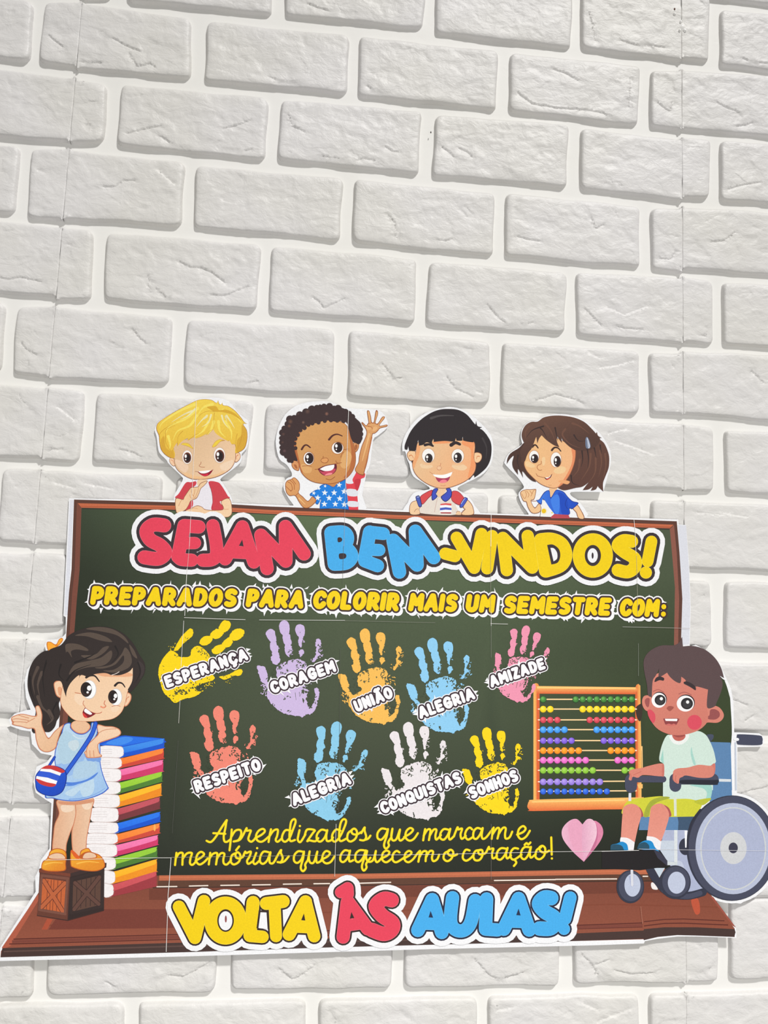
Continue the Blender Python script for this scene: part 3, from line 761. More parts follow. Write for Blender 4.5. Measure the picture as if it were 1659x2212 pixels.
# neck + torso
B.P(K2, [(760,1140),(890,1120),(880,1180),(850,1200),(780,1190)])
BL = (20,126,222)
B.P((14,90,180), [(655,1478,1),(660,1400),(672,1350),(610,1260),(680,1170),(760,1165),(830,1195),(885,1150),(985,1098,1),(1000,1250),(1015,1380),(1030,1488,1),(860,1472)])
B.P(BL, [(662,1470,1),(667,1400),(680,1350),(625,1262),(685,1178),(758,1173),(830,1203),(890,1158),(978,1108,1),(992,1250),(1007,1380),(1020,1480,1),(860,1464)])
B.P((222,66,78), [(985,1095,1),(1050,1010),(1105,970),(1200,1030),(1235,1020),(1230,1070),(1180,1100),(1160,1200),(1130,1250),(1140,1340),(1150,1490,1),(1030,1488,1),(1010,1300)], )
B.P((228,230,238), [(1000,1085),(1060,1000),(1110,950),(1120,1010),(1075,1100),(1085,1150),(1000,1150)])
B.P((224,226,234), [(1005,1225),(1130,1235),(1135,1312),(1015,1305)]); B.P((224,226,234), [(1020,1380),(1145,1388),(1148,1448),(1025,1445)])
B.P((198,52,66), [(1110,1100),(1180,1100),(1160,1200),(1130,1245),(1100,1160)])
B.P((14,80,170), [(530,1285),(620,1230),(680,1280),(670,1350),(630,1420),(600,1400),(610,1370),(560,1310),(545,1315)])
B.P(BL, [(538,1287),(620,1236),(690,1250),(675,1340),(628,1412),(608,1396),(616,1365),(565,1305),(548,1308)])
def star(f, c, cx, cy, r, rot=0.0):
    q = []
    for i in range(10):
        a = -math.pi/2 + rot + i*math.pi/5; rr = r if i % 2 == 0 else r*0.42
        q.append((cx+rr*math.cos(a), cy+rr*math.sin(a)))
    f.P(c, q, smooth=False)
for (x, y, r, ro) in ((905,1170,38,.1),(645,1215,26,.3),(580,1275,28,.2),(720,1270,42,.05),(840,1270,42,0),(968,1255,42,.05),(630,1335,42,.1),(775,1338,42,0),(912,1345,42,0),(715,1415,42,0),(855,1415,42,0),(970,1420,42,0),(725,1185,22,.2)):
    star(B, (234,240,246), x, y, r, ro)
# left arm and fist
B.P(KD, [(215,1160),(240,1115),(290,1095),(320,1075),(350,1085),(395,1140),(400,1220),(385,1270),(440,1320),(505,1375),(560,1318),(610,1360),(600,1395),(540,1450),(490,1468),(440,1455),(390,1390),(340,1310),(270,1310),(225,1260)])
B.P(((250,1100),(222,162,104),(500,1450),(210,148,92)), [(222,1162),(245,1121),(292,1102),(322,1082),(346,1092),(388,1143),(393,1220),(378,1272),(436,1328),(506,1384),(561,1327),(603,1362),(593,1391),(536,1443),(490,1461),(444,1449),(397,1386),(346,1303),(273,1303),(232,1256)])
for p in ([(245,1130),(290,1160),(305,1230),(280,1250)], [(275,1110),(325,1160),(330,1230)], [(225,1190),(265,1230),(290,1250)], [(300,1095),(350,1160)], [(385,1270),(350,1305)]): B.L((170,98,54), 8, p)
B.L((236,190,130), 16, [(390,1340),(430,1380),(470,1420)], w2=6)
# raised arm and hand
B.P(KD, [(1262,222),(1290,225),(1310,290),(1322,365),(1348,362),(1372,222),(1398,225),(1400,270),(1370,370),(1400,380),(1450,305),(1480,293),(1488,315),(1420,410),(1510,398),(1525,410),(1510,425),(1430,445),(1400,480),(1360,512),(1335,520),(1320,600),(1290,740),(1265,880),(1230,1000),(1220,1050),(1150,1030),(1105,975),(1150,880),(1160,800),(1190,680),(1240,560),(1255,500),(1240,450),(1190,380),(1205,368),(1250,410),(1265,390),(1280,370),(1270,300)])
B.P(((1200,300),(224,168,112),(1200,1000),(206,142,88)), [(1268,230),(1286,232),(1303,290),(1314,372),(1354,370),(1379,230),(1391,232),(1393,270),(1362,376),(1404,388),(1456,310),(1477,300),(1480,315),(1412,416),(1508,405),(1517,411),(1507,418),(1426,438),(1395,473),(1356,505),(1329,513),(1313,600),(1283,740),(1258,878),(1222,995),(1210,1035),(1154,1020),(1114,972),(1158,880),(1168,800),(1198,682),(1248,562),(1262,500),(1247,446),(1200,378),(1250,420),(1272,394),(1288,374),(1278,300)])
B.P((232,180,124), [(1252,430),(1285,415),(1310,445),(1285,470),(1258,460)]); B.P((232,180,124), [(1330,470),(1350,430),(1385,425),(1390,455),(1350,480)])
B.L((176,104,60), 8, [(1265,395),(1330,375),(1400,400)]); B.L((182,110,64), 14, [(1270,420),(1320,430),(1330,460)], w2=4)
B.L((232,184,126), 26, [(1290,520),(1250,680),(1200,860)], w2=8); B.L((184,112,66), 18, [(1320,560),(1280,760),(1230,960)], w2=8)
# head
B.P(KD, [(325,640),(400,480),(520,380),(700,340),(900,350),(1010,420),(1075,600),(1115,760),(1110,920),(1040,1050),(920,1130),(760,1160),(560,1130),(430,1030),(385,900),(340,760)])
B.P(sk, [(340,640),(410,490),(525,388),(700,350),(900,358),(1005,425),(1068,602),(1107,760),(1102,916),(1035,1043),(916,1122),(760,1152),(563,1122),(437,1024),(392,898),(350,760)])
B.P((184,108,62), [(335,700),(330,620),(400,480),(410,500),(360,600),(360,700),(400,880),(440,1020),(420,1010),(385,900)])
B.P((184,108,62), [(1005,430),(1040,600),(1060,760),(1040,950),(960,1080),(1040,1040),(1100,915),(1105,760),(1065,600)])
B.P((222,170,110), [(945,800),(1000,735),(1060,780),(1050,880),(980,960),(920,920)]); B.P((222,170,110), [(410,920),(470,905),(550,940),(540,1010),(450,1010)])
eye(B, 515, 832, 66, 82, 522, 830, 56, 72, iris=(70,44,46), rim=(110,66,54), ring=(180,116,66)); eye(B, 884, 698, 74, 74, 892, 690, 56, 68, iris=(70,44,46), rim=(110,66,54), ring=(180,116,66))
B.L((104,52,48), 26, [(425,715),(455,670),(490,660),(535,692)], w2=16); B.L((104,52,48), 28, [(775,590),(820,540),(880,522),(945,545)], w2=12)
B.P(KD, [(668,855),(690,828),(745,822),(768,850),(750,885),(710,892),(680,880)]); B.P((222,158,98), [(674,855),(694,834),(742,828),(761,850),(745,879),(711,885),(685,875)])
B.L(KD, 7, [(700,800),(697,828)]); B.L((160,92,54), 8, [(595,972),(640,965),(720,925),(860,900),(900,892),(935,885)]); B.L((160,92,54), 8, [(860,860),(872,885),(900,892)])
B.P((120,34,52), [(630,965,1),(720,925),(868,900,1),(875,950),(850,1010),(790,1045),(720,1052),(665,1020)])
B.P((198,72,96), [(650,980),(700,1000),(850,960),(840,1010),(785,1040),(720,1045),(675,1015)])
B.P((248,248,250), [(655,968,1),(730,930),(842,910,1),(838,950),(800,985),(720,992)]); B.P((244,142,150), [(720,1050),(760,1020),(815,1018),(800,1040)])
B.L((160,92,54), 9, [(735,1090),(790,1105),(850,1065)]); B.L((160,92,54), 7, [(965,720),(1020,710)]); B.L((160,92,54), 7, [(925,820),(935,780),(960,750)]); B.L((160,92,54), 7, [(430,930),(500,925),(550,940)])
# curls: cap of hair plus bumps
HC = (84,62,64)
B.P(HC, [(335,730),(330,620),(400,480),(430,455),(520,385),(620,380),(700,352),(790,345),(850,360),(940,352),(1005,380),(1030,480),(1075,610),(1165,640),(1200,560),(1190,400),(1110,310),(1030,230),(960,190),(850,160),(720,150),(580,170),(450,240),(330,300),(240,370),(190,470),(170,600),(180,720),(240,830),(295,880),(320,860),(370,860),(350,790)])
for (x, y, r) in ((555,205,52),(480,240,50),(400,275,48),(330,320,46),(275,330,50),(245,390,40),(200,445,34),(180,500,44),(165,570,30),(180,625,44),(165,690,26),(195,745,52),(240,790,44),(270,850,36),(300,870,22),(620,185,40),(660,165,26),(710,165,36),(780,165,44),(840,190,36),(890,195,50),(940,230,44),(985,235,40),(1030,260,38),(1070,300,40),(1100,345,34),(1140,400,44),(1170,460,40),(1180,520,34),(1165,570,40),(1150,620,30),(560,380,30),(510,400,28),(460,440,30),(410,470,26),(375,530,28),(345,580,26),(335,640,24),(345,700,26),(640,370,28),(720,350,28),(800,340,30),(880,345,30),(960,350,30)):
    B.E(HC, x, y, r)
for (x, y, r, c) in ((745,260,24,(140,98,84)),(500,230,30,(112,84,76)),(280,360,30,(118,84,70)),(265,415,22,(126,86,70)),(445,370,20,(128,98,84)),(190,520,20,(108,78,72)),(180,625,16,(108,78,72)),(205,735,22,(112,80,84)),(380,260,18,(104,78,74))):
    B.E(mixc(HC, c, .5), x, y, r); B.E(c, x, y, r*0.55)
press('boy_print', S, LH[1], poster, 'printed waving boy with curly hair in a star-spangled shirt')

# ---- boy with a black bowl haircut
S = []; C = fC.to(S)
BK = (66,56,62); sk = ((600,700),(232,190,146),(1200,1050),(240,176,128))
C.P(BK, [(1200,500),(1300,460),(1400,560),(1460,690),(1455,880),(1400,1020),(1300,1120),(1210,1185,1),(1195,1150),(1120,1210),(1180,900)])
C.P(BK, [(265,930),(300,940),(285,985,1)])
C.P(BR, [(200,850),(225,795),(280,780),(330,800),(330,900),(290,935),(240,930)]); C.P((240,200,156), [(207,850),(230,801),(280,787),(324,805),(324,897),(288,928),(243,923)])
C.L((206,120,72), 14, [(235,865),(265,850),(290,875),(298,900)], w2=5)
C.P(BR, [(1200,830),(1250,808),(1310,830),(1322,890),(1290,950),(1235,968),(1200,920)]); C.P((244,204,160), [(1205,833),(1250,815),(1304,836),(1315,888),(1285,944),(1236,961),(1205,917)])
C.L((206,120,72), 13, [(1285,870),(1250,870),(1240,910)], w2=5)
# body
C.P((238,200,160), [(665,1340),(800,1340),(790,1380),(700,1480),(650,1440)])
C.P((228,218,208), [(560,1400),(660,1480),(700,1475),(860,1420),(920,1580),(930,1740),(390,1715),(410,1620),(480,1500)])
C.P(BR, [(330,1530),(270,1555),(240,1620),(250,1720),(390,1730),(385,1660),(400,1625),(370,1540)]); C.P((240,204,162), [(330,1537),(275,1561),(247,1622),(257,1730),(385,1730),(378,1660),(395,1625),(366,1546)])
C.P(BR, [(1095,1520),(1160,1570),(1195,1650),(1190,1740),(1010,1740),(1065,1660),(1035,1630)]); C.P((240,204,162), [(1095,1529),(1153,1575),(1187,1652),(1182,1735),(1020,1735),(1074,1660),(1046,1626)])
C.P((238,200,160), [(315,1690),(340,1665),(385,1680),(385,1730),(320,1730)]); C.P((238,200,160), [(935,1720),(960,1690),(1000,1700),(1010,1740),(930,1740)])
C.L(BR, 6, [(365,1650),(330,1665),(312,1700)]); C.L(BR, 6, [(1070,1655),(1030,1690),(1010,1725)]); C.L(BR, 6, [(935,1710),(955,1688),(995,1695)])
RD = (214,74,78); NB = (62,80,190)
C.P((150,40,60), [(395,1480),(480,1410),(580,1370),(575,1440),(520,1500),(430,1590)]); C.P(RD, [(403,1482),(482,1418),(572,1380),(566,1438),(512,1494),(434,1580)])
C.P((150,40,60), [(870,1400),(940,1385),(1000,1420),(1065,1500),(1060,1530),(990,1600),(870,1530)]); C.P(RD, [(876,1405),(940,1392),(996,1426),(1058,1500),(1052,1528),(988,1590),(876,1524)])
C.P((44,44,110), [(332,1490),(345,1462),(390,1462),(425,1600),(410,1625),(375,1620)]); C.P((74,92,178), [(340,1492),(350,1470),(383,1470),(416,1598),(406,1616),(380,1612)])
C.P((44,44,110), [(985,1610),(1050,1490),(1090,1485),(1108,1515),(1030,1632)]); C.P((72,92,196), [(993,1608),(1054,1498),(1086,1493),(1099,1515),(1030,1622)])
C.L((190,200,230), 7, [(350,1480),(385,1475)]); C.L((200,208,236), 8, [(1010,1580),(1050,1515),(1070,1498)])
C.P((40,40,110), [(625,1345),(668,1355),(650,1400),(635,1430),(655,1475),(580,1530),(568,1440),(590,1370)]); C.P(NB, [(625,1353),(658,1360),(640,1400),(626,1432),(644,1472),(588,1518),(577,1440),(598,1374)])
C.P((40,40,110), [(780,1355),(840,1342),(872,1400),(860,1480),(775,1550),(705,1480),(770,1420),(800,1385)]); C.P(NB, [(790,1360),(836,1350),(863,1402),(851,1475),(777,1538),(718,1480),(780,1424),(808,1385)])
C.L((196,160,150), 6, [(658,1490),(635,1580),(612,1700)])
C.P((220,84,84), [(700,1580),(780,1568),(865,1575),(865,1610),(700,1612)], smooth=False); C.P((246,246,250), [(698,1600),(780,1595),(866,1605),(868,1700),(695,1700)], smooth=False)
C.P((70,90,190), [(695,1640),(780,1630),(866,1640),(868,1672),(780,1665),(693,1676)], smooth=False); C.P((176,70,80), [(700,1705),(860,1705),(860,1725),(710,1722)], smooth=False)
# face
C.P(BR, [(330,800),(380,640),(600,610),(920,600),(1200,640),(1205,900),(1235,1000),(1200,1130),(1080,1240),(900,1320),(740,1352),(580,1320),(420,1230),(310,1110),(280,970),(320,890)])
C.P(sk, [(336,800),(384,645),(600,615),(920,605),(1193,645),(1198,900),(1227,1000),(1192,1124),(1076,1232),(897,1312),(740,1344),(584,1312),(426,1224),(318,1106),(288,970),(327,890)])
C.P((240,156,104), [(590,650),(750,640),(850,655),(820,672),(620,680)]); C.P((240,156,104), [(1020,660),(1060,630),(1200,660),(1195,760),(1200,900),(1225,1000),(1185,1120),(1110,1190),(1150,1000),(1160,820),(1130,740),(1040,700)])
C.P((236,168,116), [(340,800),(350,700),(400,720),(380,860),(340,960),(300,1060),(288,970)])
C.P((238,204,164), [(400,985),(500,975),(590,1020),(520,1050),(420,1040)]); C.P((238,204,164), [(870,1010),(960,975),(1060,1000),(1100,1040),(1040,1080),(920,1060)])
eye(C, 520, 860, 92, 105, 527, 898, 58, 70, iris=(74,62,64), rim=(70,56,60), ring=(206,160,124)); eye(C, 960, 865, 90, 104, 960, 890, 62, 78, iris=(74,62,64), rim=(70,56,60), ring=(206,160,124))
C.P((236,190,146), [(430,975),(520,965),(610,975),(560,1000),(470,1000)]); C.P((236,190,146), [(870,985),(960,970),(1050,985),(1000,1004),(920,1004)])
C.L((70,56,60), 44, [(470,700),(530,690),(590,715)], w2=28); C.L((70,56,60), 56, [(862,700),(925,665),(990,690)], w2=40)
C.L((190,120,88), 7, [(705,970),(702,1005),(680,1015)]); C.E((196,130,96), 682, 1045, 36, 34); C.E((240,196,156), 682, 1043, 30, 28)
C.L((190,126,92), 7, [(540,1100),(590,1135),(640,1150)]); C.L((190,126,92), 7, [(875,1100),(885,1110)])
C.P((250,250,250), [(585,1138,1),(740,1145),(882,1100,1),(850,1165),(780,1192),(690,1190),(620,1170)]); C.P((170,60,92), [(625,1178,1),(690,1195),(780,1195),(848,1165,1),(830,1215),(790,1255),(730,1268),(680,1255),(645,1220)])
C.P((240,130,146), [(680,1255),(720,1222),(770,1218),(800,1240),(770,1262),(720,1266)]); C.L((196,128,92), 6, [(700,1300),(740,1308),(780,1300)])
C.P(BK, [(168,760,1),(175,680),(260,490),(400,330),(560,220),(700,170),(850,162),(980,180),(1100,250),(1200,370),(1225,395,1),(1235,340,1),(1255,415),(1325,435,1),(1290,465),(1400,560),(1300,640),(1212,660),(1195,632,1),(1190,660),(1040,632),(1035,570,1),(1030,632),(940,635,1),(930,590,1),(905,648),(760,640),(600,655,1),(597,605,1),(575,660),(590,700,1),(500,660),(440,700,1),(380,712,1),(370,620,1),(340,740),(320,790),(235,785,1),(220,715,1),(205,770)])
C.L((98,92,94), 40, [(560,300),(700,262),(900,262)], w2=10); C.L((84,76,80), 30, [(1330,600),(1390,740),(1380,900)], w2=8)
press('boy_print', S, LH[1], poster, 'printed smiling boy with a black bowl haircut and blue collar')

# ---- girl with short brown hair
S = []; D = fD.to(S)
HD = (96,66,58); sk = ((500,600),(236,188,134),(1000,900),(240,184,136))
D.P(HD, [(340,490),(260,560),(150,630),(105,700),(95,780,1),(140,710),(190,668),(170,760),(185,840),(250,930,1),(252,850),(320,970,1),(310,880),(380,960),(440,1010),(500,1030,1),(430,900),(340,760),(360,640)])
D.P(((900,120),(118,82,68),(1100,1150),(110,72,62)), [(800,1100),(830,1020),(960,880),(1030,700),(1040,590),(1180,440),(1320,360),(1335,325,1),(1352,390),(1405,420,1),(1365,430),(1440,500),(1500,650),(1505,780),(1490,860),(1450,960),(1420,1050),(1425,1160,1),(1360,1100),(1350,1080,1),(1320,1130),(1250,1148,1),(1280,1090,1),(1220,1130),(1140,1140,1),(1200,1060),(1240,1020,1),(1140,1090),(1040,1110),(900,1142),(840,1130)])
# body
D.P((238,192,146), [(690,1100),(790,1100),(760,1170),(700,1260),(685,1200)])
D.P(BR, [(280,1190),(300,1150),(360,1130),(420,1130),(490,1125),(500,1140),(490,1210),(470,1270),(430,1290),(480,1380),(540,1320),(570,1400),(540,1450),(470,1465),(420,1440),(380,1370),(360,1305),(320,1290)])
D.P((238,196,148), [(287,1192),(306,1156),(360,1137),(420,1137),(485,1133),(492,1142),(483,1208),(463,1264),(422,1286),(478,1392),(540,1332),(562,1400),(536,1443),(472,1457),(426,1434),(388,1366),(367,1298),(325,1283)])
for p in ([(300,1190),(330,1250),(350,1250),(365,1200),(345,1150)], [(365,1150),(400,1200),(385,1240)], [(410,1150),(440,1190),(425,1225)], [(445,1190),(460,1150),(495,1130)], [(430,1290),(500,1290)]): D.L((190,128,84), 7, p)
D.P(BR, [(1000,1385),(1060,1340),(1110,1400),(1165,1520),(1080,1520),(1050,1450)]); D.P((240,196,150), [(1010,1386),(1058,1350),(1103,1404),(1156,1525),(1088,1525),(1058,1448)])
RB = (38,96,210)
D.P((24,50,150), [(500,1280),(540,1270),(610,1170),(680,1145),(700,1240),(760,1150),(800,1135),(880,1165),(935,1230),(1000,1290),(1075,1310),(1075,1335),(1000,1400),(960,1395),(950,1480),(740,1480),(600,1270),(570,1340)])
D.P(((550,1300),(58,120,226),(1000,1300),(30,78,196)), [(510,1283),(545,1277),(615,1178),(676,1154),(697,1258),(764,1158),(800,1143),(876,1172),(928,1234),(995,1297),(1066,1317),(1067,1330),(998,1391),(953,1386),(942,1475),(744,1473),(604,1262),(568,1328)])
D.P((24,74,190), [(800,1180),(880,1200),(930,1290),(942,1400),(942,1472),(860,1475),(830,1350)]); D.P((64,128,232), [(700,1280),(780,1200),(820,1250),(820,1400),(800,1470),(760,1460)])
D.L((16,44,140), 6, [(930,1250),(900,1330),(930,1400)]); D.L((20,50,150), 6, [(575,1300),(570,1330)])
D.P((240,240,238), [(612,1275,1),(680,1380),(750,1468,1),(700,1510),(555,1505,1),(565,1400)], smooth=False)
for k in range(14):
    a = k*math.pi/7; D.P((240,214,60), [(605+20*math.cos(a-.2),1430+20*math.sin(a-.2)),(605+56*math.cos(a),1430+56*math.sin(a)),(605+20*math.cos(a+.2),1430+20*math.sin(a+.2))], smooth=False)
D.E((236,196,30), 605, 1428, 32); star(D, (220,216,90), 718, 1452, 18)
D.P((186,72,84), [(700,1510),(750,1468),(830,1475),(945,1482),(965,1530),(700,1530)], smooth=False)
D.L((60,50,60), 5, [(566,1400),(552,1505)])
# face
D.P(BR, [(335,740),(420,560),(470,430),(600,380),(800,430),(1000,540),(1045,590),(1035,740),(980,900),(890,1040),(800,1105),(700,1112),(560,1060),(430,950),(350,850)])
D.P(sk, [(341,740),(426,560),(475,433),(600,385),(800,435),(1000,546),(1036,592),(1027,740),(972,897),(884,1033),(797,1098),(702,1105),(564,1053),(436,944),(357,846)])
D.P((228,142,98), [(985,570),(1036,592),(1028,740),(970,900),(880,1036),(800,1095),(900,960),(980,800),(1000,680)])
D.P((236,170,116), [(800,1020),(860,1000),(960,1020),(930,1060),(850,1040)])
D.P((240,204,154), [(350,760),(390,745),(480,800),(460,830),(370,815)]); D.P((240,204,154), [(740,880),(790,825),(870,815),(910,850),(880,900),(790,915)])
D.P((240,204,156), [(580,700),(620,690),(620,780),(590,800)])
eye(D, 470, 680, 66, 84, 478, 706, 52, 62, iris=(82,54,52), rim=(70,44,46), ring=(206,150,108)); eye(D, 772, 722, 72, 102, 790, 745, 50, 76, iris=(82,54,52), rim=(70,44,46), ring=(206,150,108))
D.L((84,56,50), 26, [(448,545),(475,518),(500,525),(525,560)], w2=16); D.L((84,56,50), 30, [(715,590),(750,555),(800,560),(840,605)], w2=14)
D.L((176,110,72), 8, [(570,740),(565,780),(520,800),(515,840),(545,868),(580,862)]); D.L((170,104,70), 8, [(498,912),(520,945),(580,962),(612,966)])
D.P((120,50,44), [(608,966,1),(660,965),(700,935),(722,912,1),(700,965),(655,1000),(630,992)]); D.P((248,248,248), [(622,966,1),(670,962),(702,932,1),(692,955),(650,980)]); D.P((204,66,62), [(635,990),(690,968),(660,998)])
D.L((200,138,92), 5, [(665,1068),(690,1075),(712,1070)])
# hair front
D.P(((600,120),(124,86,70),(700,560),(104,72,62)), [(340,500,1),(305,420),(305,340),(350,250),(430,200),(520,195),(600,140),(720,115),(860,115),(1020,140),(1160,200),(1260,290),(1330,370),(1380,450),(1300,560),(1180,600),(1035,590,1),(960,545),(870,460),(845,410,1),(855,490,1),(820,450),(790,400),(785,470),(820,550,1),(740,520),(640,450),(575,385,1),(540,430),(515,500,1),(500,400,1),(440,560),(380,640),(345,740),(300,760),(290,700),(280,600)])
strands(D, (126,86,70), ([(900,300),(860,380),(960,500),(1100,560)], [(1000,220),(1100,260),(1230,360)], [(620,220),(700,320),(760,460)], [(1250,640),(1230,820),(1120,1000)], [(1380,600),(1400,760),(1360,960)], [(1100,720),(1080,860),(1000,960)], [(400,260),(350,340),(360,440)], [(1320,700),(1310,900),(1220,1040)], [(1450,640),(1460,800),(1420,980)]), 30)
strands(D, (80,58,56), ([(600,260),(500,290),(430,330),(360,420)], [(760,280),(780,380),(800,470)], [(1020,380),(1080,460),(1180,460)], [(1130,600),(1140,720),(1120,820)], [(1300,560),(1330,700)], [(980,940),(1000,1040),(1100,1080)], [(560,290),(590,320),(650,430)], [(1200,560),(1220,700),(1210,840)], [(250,660),(240,760),(290,880)], [(1380,520),(1400,640)]), 22)
D.P((112,124,150), [(1180,430),(1200,408),(1225,440),(1248,520),(1240,560),(1195,565),(1178,520)]); D.P((196,204,222), [(1196,430),(1206,420),(1222,460),(1242,540),(1215,560)]); D.L((90,98,124), 5, [(1202,450),(1222,550)])
press('girl_print', S, LH[1], poster, 'printed girl with short brown hair, a hair clip and a blue top')
# ------------------------------------------------------------------ stack of books (left)
S = []; R = fR.to(S)
# page blocks: (y at left of spine, thickness); spines slope up to the right
SP = [(1190,330,445,1590,265,355,(30,104,228),(20,84,206),(60,140,236)), (1172,445,552,1585,365,460,(240,110,40),(206,70,56),(246,134,58)), (1165,555,680,1580,478,590,(236,96,158),(206,56,106),(244,120,176)),
      (1160,685,805,1570,598,690,(136,196,42),(86,140,54),(156,208,60)), (1152,812,940,1562,715,830,(246,172,24),(236,140,30),(250,186,40)), (1138,945,1082,1548,850,960,(178,70,82),(132,60,66),(196,84,96)),
      (1138,1090,1198,1550,998,1090,(24,100,230),(20,84,206),(40,120,238)), (1132,1200,1305,1545,1112,1205,(244,116,44),(206,74,58),(248,140,60)), (1125,1308,1430,1528,1228,1320,(238,100,160),(206,56,106),(244,124,178)),
      (1112,1435,1560,1520,1345,1440,(132,192,46),(84,136,56),(150,204,60)), (1106,1570,1700,1517,1470,1590,(246,172,24),(238,146,30),(250,184,40)), (1090,1700,1830,1515,1592,1730,(196,74,84),(160,58,66),(206,84,92))]
lx = [950,950,940,960,890,870,840,820,800,900,990,985]
R.P((24,84,206), [(950,322),(960,290),(1160,228),(1280,232),(1560,252),(1592,275),(1575,300),(1180,335)], n=3); R.P((36,112,232), [(958,318),(1165,236),(1270,238),(1550,258),(1180,328)], smooth=False)
R.P((64,140,240), [(1010,300),(1170,240),(1265,245),(1262,280),(1150,320)])
for k, (xs, ya, yb, xe, yc, yd, c0, c1, c2) in enumerate(SP):
    x0 = lx[k]
    R.P((196,176,172), [(x0,ya+2),(xs-60,ya),(xs-12,ya+12),(xs,ya+45),(xs-4,yb-22),(xs-30,yb+2),(x0,yb)], n=3)
    R.P((242,238,240), [(x0,ya+6),(xs-62,ya+5),(xs-18,ya+17),(xs-7,ya+45),(xs-11,yb-25),(xs-34,yb-4),(x0,yb-3)], n=3)
    for q in (0.3, 0.48, 0.66):
        yy = ya+(yb-ya)*q; R.L((206,196,196), 3, [(x0+8,yy),(xs-120,yy-2)])
    R.P(c1, [(xs-30,yb),(xs-8,yb-22),(xs,ya+45),(xs-14,ya+12),(xs-30,ya+2),(xs+10,ya+2),(xe-30,yc-8),(xe-6,yc),(xe,yc+25),(xe-4,yd-18),(xe-25,yd+2)], n=3)
    R.P(((xs,ya,),c2,(xs,yb),c0), [(xs-2,ya+50),(xs-14,ya+12),(xs-24,ya+5),(xs+10,ya+4),(xe-34,yc-6),(xe-10,yc+4),(xe-12,yc+28),(xe-60,yc+52),(xs+20,ya+64)], n=3)
R.P((250,176,90), [(1484,1120),(1494,1108),(1503,1122),(1502,1165),(1492,1178),(1483,1160)])
press('book_stack_print', S, LH[0], poster, 'printed stack of colourful books')

# ------------------------------------------------------------------ crate
S = []; Q = fS.to(S)
Q.P((86,58,54), [(350,485),(600,395),(955,432),(952,472),(935,480),(932,860),(608,950),(330,905),(338,860),(355,525)], smooth=False)
Q.P((110,66,56), [(352,486),(600,396),(950,434),(630,525)], smooth=False)
Q.P((134,70,52), [(350,488),(630,526),(630,555),(350,516)], smooth=False); Q.P((84,62,60), [(632,526),(950,436),(950,470),(632,556)], smooth=False)
Q.P((120,70,56), [(358,520),(626,556),(604,942),(334,900)], smooth=False); Q.P((74,56,54), [(634,556),(936,476),(930,856),(612,942)], smooth=False)
Q.P((196,100,56), [(382,570),(596,596),(574,876),(366,840)], smooth=False); Q.P((112,80,68), [(655,600),(905,540),(898,808),(648,868)], smooth=False)
for x in (425,455,480,515,550): Q.L((128,62,44), 5, [(x+4,576+x*.02),(x-10,850+x*.03)], smooth=False)
for x in (690,730,775,815,855): Q.L((84,60,56), 6, [(x,592-(x-655)*.24),(x-6,850-(x-655)*.2)], smooth=False)
for c, w in (((110,52,44),44), ((186,98,60),34)):
    Q.L(c, w, [(392,590),(560,862)], smooth=False); Q.L(c, w, [(580,612),(372,828)], smooth=False)
for c, w in (((84,56,52),44), ((116,80,70),32)):
    Q.L(c, w, [(672,610),(884,800)], smooth=False); Q.L(c, w, [(890,560),(664,848)], smooth=False)
for pts in ([(372,545),(610,572)], [(372,562),(352,850)], [(352,852),(585,890)], [(604,580),(582,880)]): Q.L((134,86,72), 22, pts, smooth=False)
for pts in ([(642,575),(920,505)], [(640,880),(915,822)], [(642,580),(634,880)], [(922,510),(912,820)]): Q.L((78,60,58), 22, pts, smooth=False)
press('crate_print', S, LH[0]+0.0001, poster, 'printed wooden crate under the girl with the blue dress')

# ------------------------------------------------------------------ girl with ponytail
S = []; G = fQ.to(S)
HR = (74,62,60); SK = (240,204,172); CT = (206,130,96)
G.P(HR, [(430,300),(330,350),(260,450),(230,580),(235,700),(280,830),(310,900),(290,1000),(270,1090),(290,1125,1),(380,1110),(450,1110),(500,1060),(520,1000),(545,960),(552,900),(540,840),(560,780),(700,500),(600,340)])
strands(G, (104,88,80), ([(370,520),(330,640),(350,760)], [(330,470),(280,600),(300,740)], [(330,760),(370,860),(430,920),(470,1000)], [(440,900),(480,980),(420,1040)]), 34)
strands(G, (58,50,50), ([(420,400),(380,560),(400,760)], [(520,820),(480,900),(500,960)], [(250,560),(262,700),(300,800)]), 22)
G.P((210,120,40), [(418,240),(425,215),(460,215),(510,240),(540,190),(570,175),(582,195),(555,235),(525,262),(500,290),(450,308),(428,290)]); G.P((248,170,56), [(426,240),(432,222),(460,222),(512,250),(545,196),(570,183),(575,195),(548,232),(520,256),(492,284),(450,300),(434,285)])
G.E((224,130,36), 516, 250, 14, 14)
R = fR.to(S)
# legs
LG = (232,196,166)
R.P(CT, [(520,870),(715,870),(718,960),(700,1080),(660,1180),(620,1300),(600,1400),(480,1390),(485,1200),(500,1100),(540,1000)]); R.P(((520,0),(226,176,142),(700,0),LG), [(528,870),(706,870),(709,960),(692,1080),(652,1180),(612,1300),(592,1400),(488,1390),(493,1200),(508,1100),(548,1000)])
R.P(CT, [(715,860),(885,850),(870,960),(850,1080),(820,1250),(808,1380),(740,1430),(680,1400),(665,1200),(690,1080),(705,1000)]); R.P(((690,0),(228,180,146),(860,0),LG), [(722,860),(877,850),(862,960),(842,1080),(812,1250),(800,1380),(740,1420),(688,1396),(674,1200),(698,1080),(713,1000)])
R.P((240,214,190), [(560,925),(620,918),(690,930),(680,970),(620,990),(570,975)]); R.P((240,214,190), [(770,905),(830,895),(865,920),(840,960),(790,955)])
R.P((214,150,116), [(540,880),(640,884),(715,880),(880,858),(870,890),(720,915),(560,910)])
